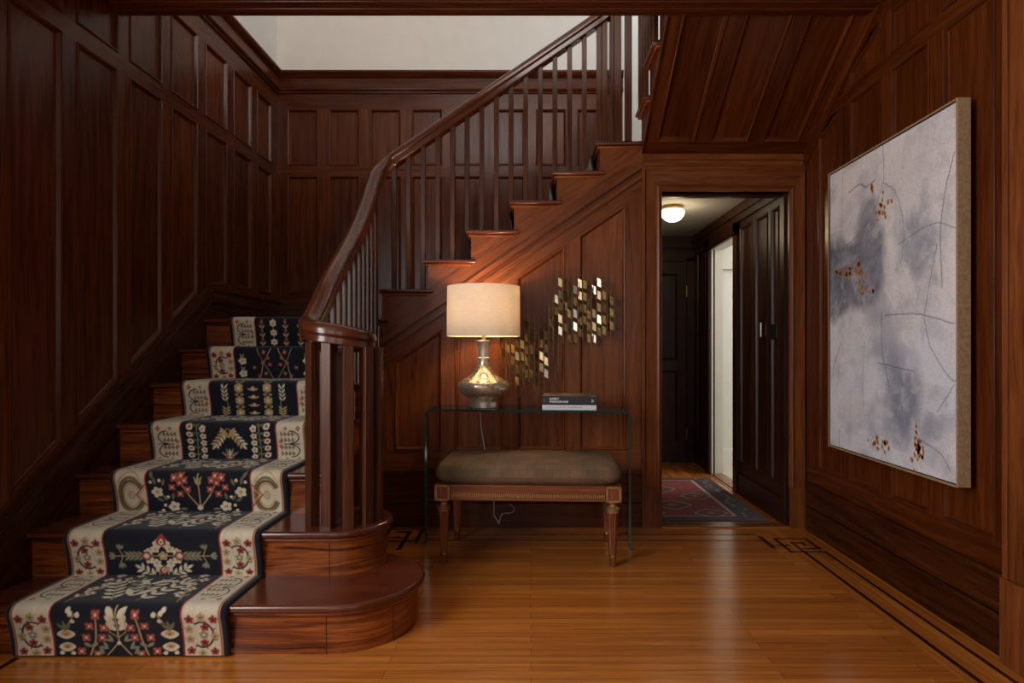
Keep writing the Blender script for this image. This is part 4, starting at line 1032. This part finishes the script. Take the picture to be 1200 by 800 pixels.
# ================================================================== TABLE LAMP
lx, ly = -.276, 3.635
lp = empty('table_lamp', (lx, ly, CH), label='mercury glass table lamp with cream linen drum shade, lit', cat='lamp')
b = MB(); b.lathe([(.001, 0), (.082, 0), (.086, .004), (.086, .034), (.08, .038), (.06, .042)], (0, 0, 0), 48); b.build('lamp_base', 'nickel', lp)
b = MB(); b.lathe(catp if False else [(.06, .042), (.072, .05), (.105, .065), (.132, .083), (.149, .104), (.154, .124), (.148, .142), (.13, .157), (.105, .170), (.083, .184), (.065, .2), (.052, .218), (.042, .236), (.036, .252), (.034, .268), (.034, .282)], (0, 0, 0), 64); b.build('lamp_body', 'mercury_glass', lp)
b = MB(); b.lathe([(.034, .28), (.037, .283), (.037, .290), (.033, .294), (.034, .33), (.038, .362), (.044, .382), (.0485, .386), (.0485, .392), (.01, .394), (.01, .393)], (0, 0, 0), 48); b.build('lamp_neck', 'nickel', lp)
b = MB(); b.lathe([(.012, .39), (.012, .43), (.018, .435), (.018, .48), (.001, .485)], (0, 0, 0), 20); b.build('lamp_socket', 'champagne', lp)
sz0, sz1, sr0, sr1 = .415, .705, .214, .212
b = MB(); b.lathe([(sr0, sz0), (sr0, sz0+.006), (sr1, sz1-.006), (sr1, sz1), (sr1-.004, sz1), (sr1-.004, sz1-.006), (sr0-.004, sz0+.006), (sr0-.004, sz0), (sr0, sz0)], (0, 0, 0), 72); b.f = b.f[:-2]; b.uv = b.uv[:-2]; b.sm = b.sm[:-2]; b.mi = b.mi[:-2]
b.build('lamp_shade', 'linen', lp)
b = MB()
for k in range(3): a = k*2*PI/3+.4; b.tube([(0, 0, .64), (math.cos(a)*(sr1-.003), math.sin(a)*(sr1-.003), .695)], .0018, 6)
b.tube([(.012, 0, .44), (.05, 0, .5), (.05, 0, .58), (0, 0, .64)], .0018, 6); b.build('shade_harp', 'nickel', lp)
b = MB(); b.lathe([(.001, .485), (.014, .49), (.022, .51), (.03, .54), (.028, .565), (.015, .582), (.001, .586)], (0, 0, 0), 20); b.build('bulb', 'bulb', lp) if 'bulb' in MAT else None
plain('bulb', (1, .9, .7), .4, emit=(1, .72, .4), estr=14)
if not [c for c in lp.children if c.name.startswith('bulb')]: b.build('bulb', 'bulb', lp)
l = bpy.data.lights.new('lamp_light', 'POINT'); l.energy = 10; l.color = (1, .66, .36); l.shadow_soft_size = .035
o_ = bpy.data.objects.new('lamp_light', l); col.objects.link(o_); o_.parent = lp; o_.location = (0, 0, .62)
# cord: lamp -> behind the glass -> floor level socket with loose loops
def PW(px, py, D): return ((px-622)*D/728, D, 1.1-(py-410)*D/728)
cd = [PW(563, 479, 3.70), PW(563, 484, 3.79), PW(564, 500, 3.80), PW(567, 520, 3.81), PW(572, 550, 3.82), PW(577, 575, 3.825), PW(579, 590, 3.825), PW(579, 603, 3.82), PW(582, 608, 3.815), PW(585, 613, 3.81), PW(587, 604, 3.82), PW(592, 601, 3.83), PW(598, 601, 3.83), PW(603, 597, 3.825), PW(600, 592, 3.82), PW(596, 590, 3.84)]
cd = [(x-lx, y-ly, z-CH) for x, y, z in cd]
b = MB(); b.tube(catmull([(-.03, .05, .004)]+cd, 6), .0032, 6); b.build('lamp_cord', 'cord_white', lp)

# ================================================================== BOOKS
def book(name, x, y, z, w, d, t, rz, cover, lab, top=None):
    root = empty(name, (x, y, z), rz, label=lab, cat='book')
    b = MB(); b.box(0, w, 0, .003, 0, t, X); b.box(0, w, 0, d, 0, .003, X); b.box(0, w, 0, d, t-.003, t, X); b.build('cover', cover, root)
    b = MB(); b.box(.003, w-.003, .004, d-.004, .003, t-.003, X); b.build('pages', 'paper', root)
    if top: b = MB(); b.box(.0, w, .0, d, t, t+.0006, X); b.build('cover_photograph', top, root)
    return root
bx, by, bw = .062, 3.478, .305
wbk = book('book', bx+.002, by, CH, .302, .245, .030, ang*.9, 'paper', 'white book lying at the bottom of the stack of two on glass table')
for (xa, xb, m) in ((.03, .135, 'print_rose'), (.145, .225, 'print_grey')):
    b = MB(); n = 14
    for k in range(n):
        x_ = xa+(xb-xa)*k/n; b.box(x_, x_+(xb-xa)/n*.6, -.0006, 0, .012, .0175 if k % 3 else .019)
    b.build('spine_lettering', m, wbk)
bb = book('book', bx, by-.002, CH+.030, .305, .25, .047, ang*.9-.004, 'book_black', 'thick black photography book with photo cover on top of white book', 'cover_photo')
def text(s, size, loc, parent, mat, name, bold=.0):
    c = bpy.data.curves.new(name, 'FONT'); c.body = s; c.size = size; c.extrude = .0002; c.offset = bold; c.materials.append(MAT[mat])
    t_ = bpy.data.objects.new(name, c); me = bpy.data.meshes.new_from_object(t_); bpy.data.objects.remove(t_); me.materials.clear(); me.materials.append(MAT[mat])
    o = bpy.data.objects.new(name, me); col.objects.link(o); o.parent = parent; o.location = loc; o.rotation_euler = (PI/2, 0, 0); return o
text('GARRY\nWINOGRAND', .0165, (.042, -.0006, .0275), bb, 'print_white', 'spine_title', .0005)
b = MB(); b.box(.282-.004, .282, -.0008, 0, .012, .032); b.prism([(.285, -.0008, .017), (.291, -.0008, .022), (.285, -.0008, .027)], (0, .0006, 0)); b.build('spine_logo', 'print_white', bb)
b = MB(); b.box(.014, .0155, -.0006, 0, .01, .036); b.build('spine_lettering', 'print_grey', bb)
b = MB(); b.box(.265, .30, .004, .02, .0474, .0480); b.build('cover_lettering', 'print_white', bb)

# ================================================================== BENCH
bn = empty('bench', (-.005, 3.381, 0), -.05, label='upholstered bench with carved gilt apron and turned fluted legs', cat='bench')
BW, BD = .866, .405
for sx in (-1, 1):
    for sy in (-1, 1):
        b = MB(); x_, y_ = sx*BW/2, sy*BD/2
        prof = [(.001, 0), (.013, 0), (.015, .004), (.0165, .05), (.0175, .052), (.0165, .056), (.0165, .062)]
        b.lathe(prof, (x_, y_, 0), 24); leg_cup = b
        b2 = MB(); b2.lathe([(.0165, .058), (.017, .064), (.027, .268), (.026, .276)], (x_, y_, 0), 96, flute=(.063, .27, 12, .26))
        lg = b2.build('leg', 'bench_wood', bn)
        leg_cup.build('leg_cup', 'brass', lg)
        b3 = MB(); b3.lathe([(.026, .272), (.031, .276), (.032, .282), (.027, .287), (.033, .291), (.034, .297), (.028, .302), (.019, .307), (.018, .318), (.024, .324), (.032, .332), (.030, .336)], (x_, y_, 0), 32); b3.build('leg_collar', 'gilt', lg)
z0, z1 = .334, .414
for sx in (-1, 1):
    for sy in (-1, 1):
        x_, y_ = sx*BW/2, sy*BD/2; h = .037
        b = MB(); b.box(x_-h, x_+h, y_-h, y_+h, z0, z1); cb_ = b.build('corner_block', 'bench_wood', bn, bevel=.002)
        b = MB()
        for (fx, fy) in ((0, sy), (sx, 0)):
            for (ua, ub, za, zb) in ((-h, h, z0, z0+.010), (-h, h, z1-.010, z1), (-h, -h+.010, z0, z1), (h-.010, h, z0, z1)):
                if fx == 0: b.box(x_+ua, x_+ub, y_+fy*h-.001 if fy > 0 else y_-h-.004, y_+fy*h+.004 if fy > 0 else y_-h+.001, za, zb, X)
                else: b.box(x_+fx*h-.001 if fx > 0 else x_-h-.004, x_+fx*h+.004 if fx > 0 else x_-h+.001, y_+ua, y_+ub, za, zb, X)
        b.build('gilt_border', 'gilt', cb_)
for sy in (-1, 1):
    y_ = sy*BD/2; yo = y_+sy*.030; b = MB()
    b.box(-BW/2+.037, BW/2-.037, min(y_-.02, yo), max(y_+.02, yo), z0+.004, z1, X)
    b.box(-BW/2+.037, BW/2-.037, min(yo, yo+sy*.006), max(yo, yo+sy*.006), z0+.002, z0+.014, X); b.box(-BW/2+.037, BW/2-.037, min(yo, yo+sy*.004), max(yo, yo+sy*.004), z1-.012, z1, X)
    ap = b.build('apron', 'bench_wood', bn, bevel=.002)
    b = MB(); n = 74
    for k in range(n):
        x_ = -BW/2+.041+(BW-.082)*(k+.5)/n; b.box(x_-.0032, x_+.0032, min(yo, yo+sy*.004), max(yo, yo+sy*.004), z0+.018, z0+.036)
    b.build('gilt_beading', 'gilt', ap)
for sx in (-1, 1):
    b = MB(); x_ = sx*(BW/2+.01); b.box(x_-.02, x_+.02, -BD/2+.037, BD/2-.037, z0+.004, z1, Y); b.build('apron', 'bench_wood', bn, bevel=.002)
b = MB(); rows = []; nn = 72
for q in range(15):
    t = q/14; a = -PI*.38+t*PI*.88
    zc, rz_, ins = .458, .062, .055*(1-max(0, math.cos(a)))
    zz = z1-.001 if q == 0 else zc+rz_*math.sin(a)*(1.05 if a > 0 else .72)
    hx, hy = BW/2+.052-ins, BD/2+.052-ins
    ring = []
    for k in range(nn):
        th = 2*PI*k/nn; cx_, sy_ = math.cos(th), math.sin(th); p_ = 2/7
        ring.append((hx*math.copysign(abs(cx_)**p_, cx_), hy*math.copysign(abs(sy_)**p_, sy_), zz))
    rows.append(ring)
for s_ in (.8, .5, .2): rows.append([(p[0]*s_/1.0, p[1]*s_, rows[14][0][2]+.022*(1-s_)**.7) for p in rows[14]])
b.grid(rows, closed_u=True); b.cap(rows[0]); b.cap(rows[-1]); b.build('seat_cushion', 'upholstery', bn)

# ================================================================== WALL SCULPTURE
ws = empty('wall_sculpture', ((640-622)*3.83/728, 3.84, 1.1), label='brutalist brass wall sculpture of small plates on thin rods above the console', cat='wall sculpture')
COLS = [(644.7, [364, 378]), (652, [350, 364, 377.5]), (656.5, [330.6, 344.7, 358, 373, 387]), (662.5, [331.5, 345, 358, 383]), (667, [354, 367, 396]),
        (674, [339, 353, 367, 382, 396]), (679.4, [331.5, 345.6, 359.7, 374.7, 388.7]), (685.4, [333, 347, 361, 374.7]), (690, [339, 354, 368, 382, 396]),
        (696, [339, 354, 367, 382, 396]), (702, [330.6, 345.6, 359.7, 373.7, 388]), (708, [331.5, 345.6, 360, 374, 387]), (712.4, [354, 367, 382]), (716.8, [352, 366, 381]),
        (590, [412.7, 427]), (594.5, [397, 407.5, 421.7]), (601, [394, 408, 421.7, 435]), (606, [402, 416.5, 432, 445.7]), (612, [403, 417, 430.7, 445]),
        (617, [380, 394.7, 409, 422.5, 437.5]), (623, [380.5, 394, 409, 423, 437.5]), (628.5, [389, 402, 416, 431, 445]), (634.5, [389.5, 402, 416.5, 430, 445]),
        (640, [379, 392.5, 407.5, 422.5, 437]), (645.5, [392.5, 407]), (651, [403, 416]), (647.5, [437])]
BR = {(656.5, 330.6): 'champagne', (679.4, 331.5): 'champagne', (679.4, 345.6): 'champagne', (679.4, 388.7): 'champagne', (656.5, 373): 'champagne', (656.5, 344.7): 'silver_leaf', (656.5, 387): 'silver_leaf',
      (652, 350): 'silver_leaf', (674, 339): 'silver_leaf', (674, 367): 'silver_leaf', (674, 382): 'silver_leaf', (674, 396): 'champagne', (696, 367): 'champagne', (696, 382): 'champagne', (696, 339): 'silver_leaf',
      (696, 396): 'silver_leaf', (702, 373.7): 'champagne', (702, 330.6): 'silver_leaf', (702, 345.6): 'champagne', (644.7, 378): 'champagne', (634.5, 416.5): 'champagne', (634.5, 430): 'champagne', (640, 422.5): 'champagne',
      (640, 437): 'silver_leaf', (606, 416.5): 'champagne', (594.5, 407.5): 'brass', (594.5, 421.7): 'brass', (612, 417): 'brass', (601, 408): 'brass', (590, 427): 'brass', (651, 416): 'champagne', (612, 403): 'brass', (606, 445.7): 'brass'}
count = 0
for ci, (px, ys) in enumerate(COLS):
    D = 3.825-.012*(ci % 3); sc_ = D/728; x = (px-622)*sc_-ws.location.x
    zr = lambda y_: 1.1-(y_-410)*sc_-1.1
    ext = random.choice([10, 14, 18])
    b = MB(); b.tube([(x+.017, D-3.84, zr(min(ys)-ext)), (x+.017, D-3.84, zr(max(ys)+random.choice([10, 15, 20])))], .0026, 6); b.build('rod', 'copper_rod', ws)
    for y_ in ys:
        if count >= 100: break
        count += 1
        w_, h_ = .0115, .028; ti = random.uniform(-.5, .35); sk_ = .007; zc = zr(y_); yo = D-3.84-.006
        b = MB(); pts = []
        for (a, c) in ((-w_, -h_+sk_), (w_, -h_-sk_+.002), (w_*.9, h_-.012), (-w_, h_)):
            pts.append((x+a*math.cos(ti), yo+a*math.sin(ti), zc+c))
        b.prism(pts, (.001, .003, 0), Z); m_ = BR.get((px, y_), random.choice(['bronze', 'bronze', 'bronze', 'dull_brass']))
        if 'dull_brass' not in MAT: plain('dull_brass', (.2, .125, .045), .4, .85, var=.3, bscale=60)
        b.build('plate', m_, ws)
for (x_, z_) in ((.45, .31), (-.10, -.12), (.02, .27), (.44, .14), (-.2, -.02), (.3, .1)):
    b = MB(); b.tube([(x_, -.03, z_), (x_, .026, z_)], .003, 8); b.build('wall_standoff', 'copper_rod', ws)

# ================================================================== HALL CEILING LIGHT
hl = empty('ceiling_light', (1.096, 4.80, HZ), label='small brass ceiling light with glowing white globe in the inner hall', cat='ceiling light')
b = MB(); b.lathe([(.001, 0), (.078, 0), (.08, -.004), (.08, -.026), (.074, -.03), (.07, -.028)], (0, 0, 0), 40); b.build('fixture_ring', 'brass', hl)
b = MB(); b.lathe([(.074, -.028), (.088, -.040), (.0885, -.058), (.08, -.08), (.06, -.102), (.035, -.115), (.001, -.12)], (0, 0, 0), 40); b.build('glass_globe', 'globe_glass', hl)
l = bpy.data.lights.new('globe_light', 'POINT'); l.energy = 4.5; l.color = (1, .78, .48); l.shadow_soft_size = .06
o_ = bpy.data.objects.new('globe_light', l); col.objects.link(o_); o_.parent = hl; o_.location = (0, 0, -.22)
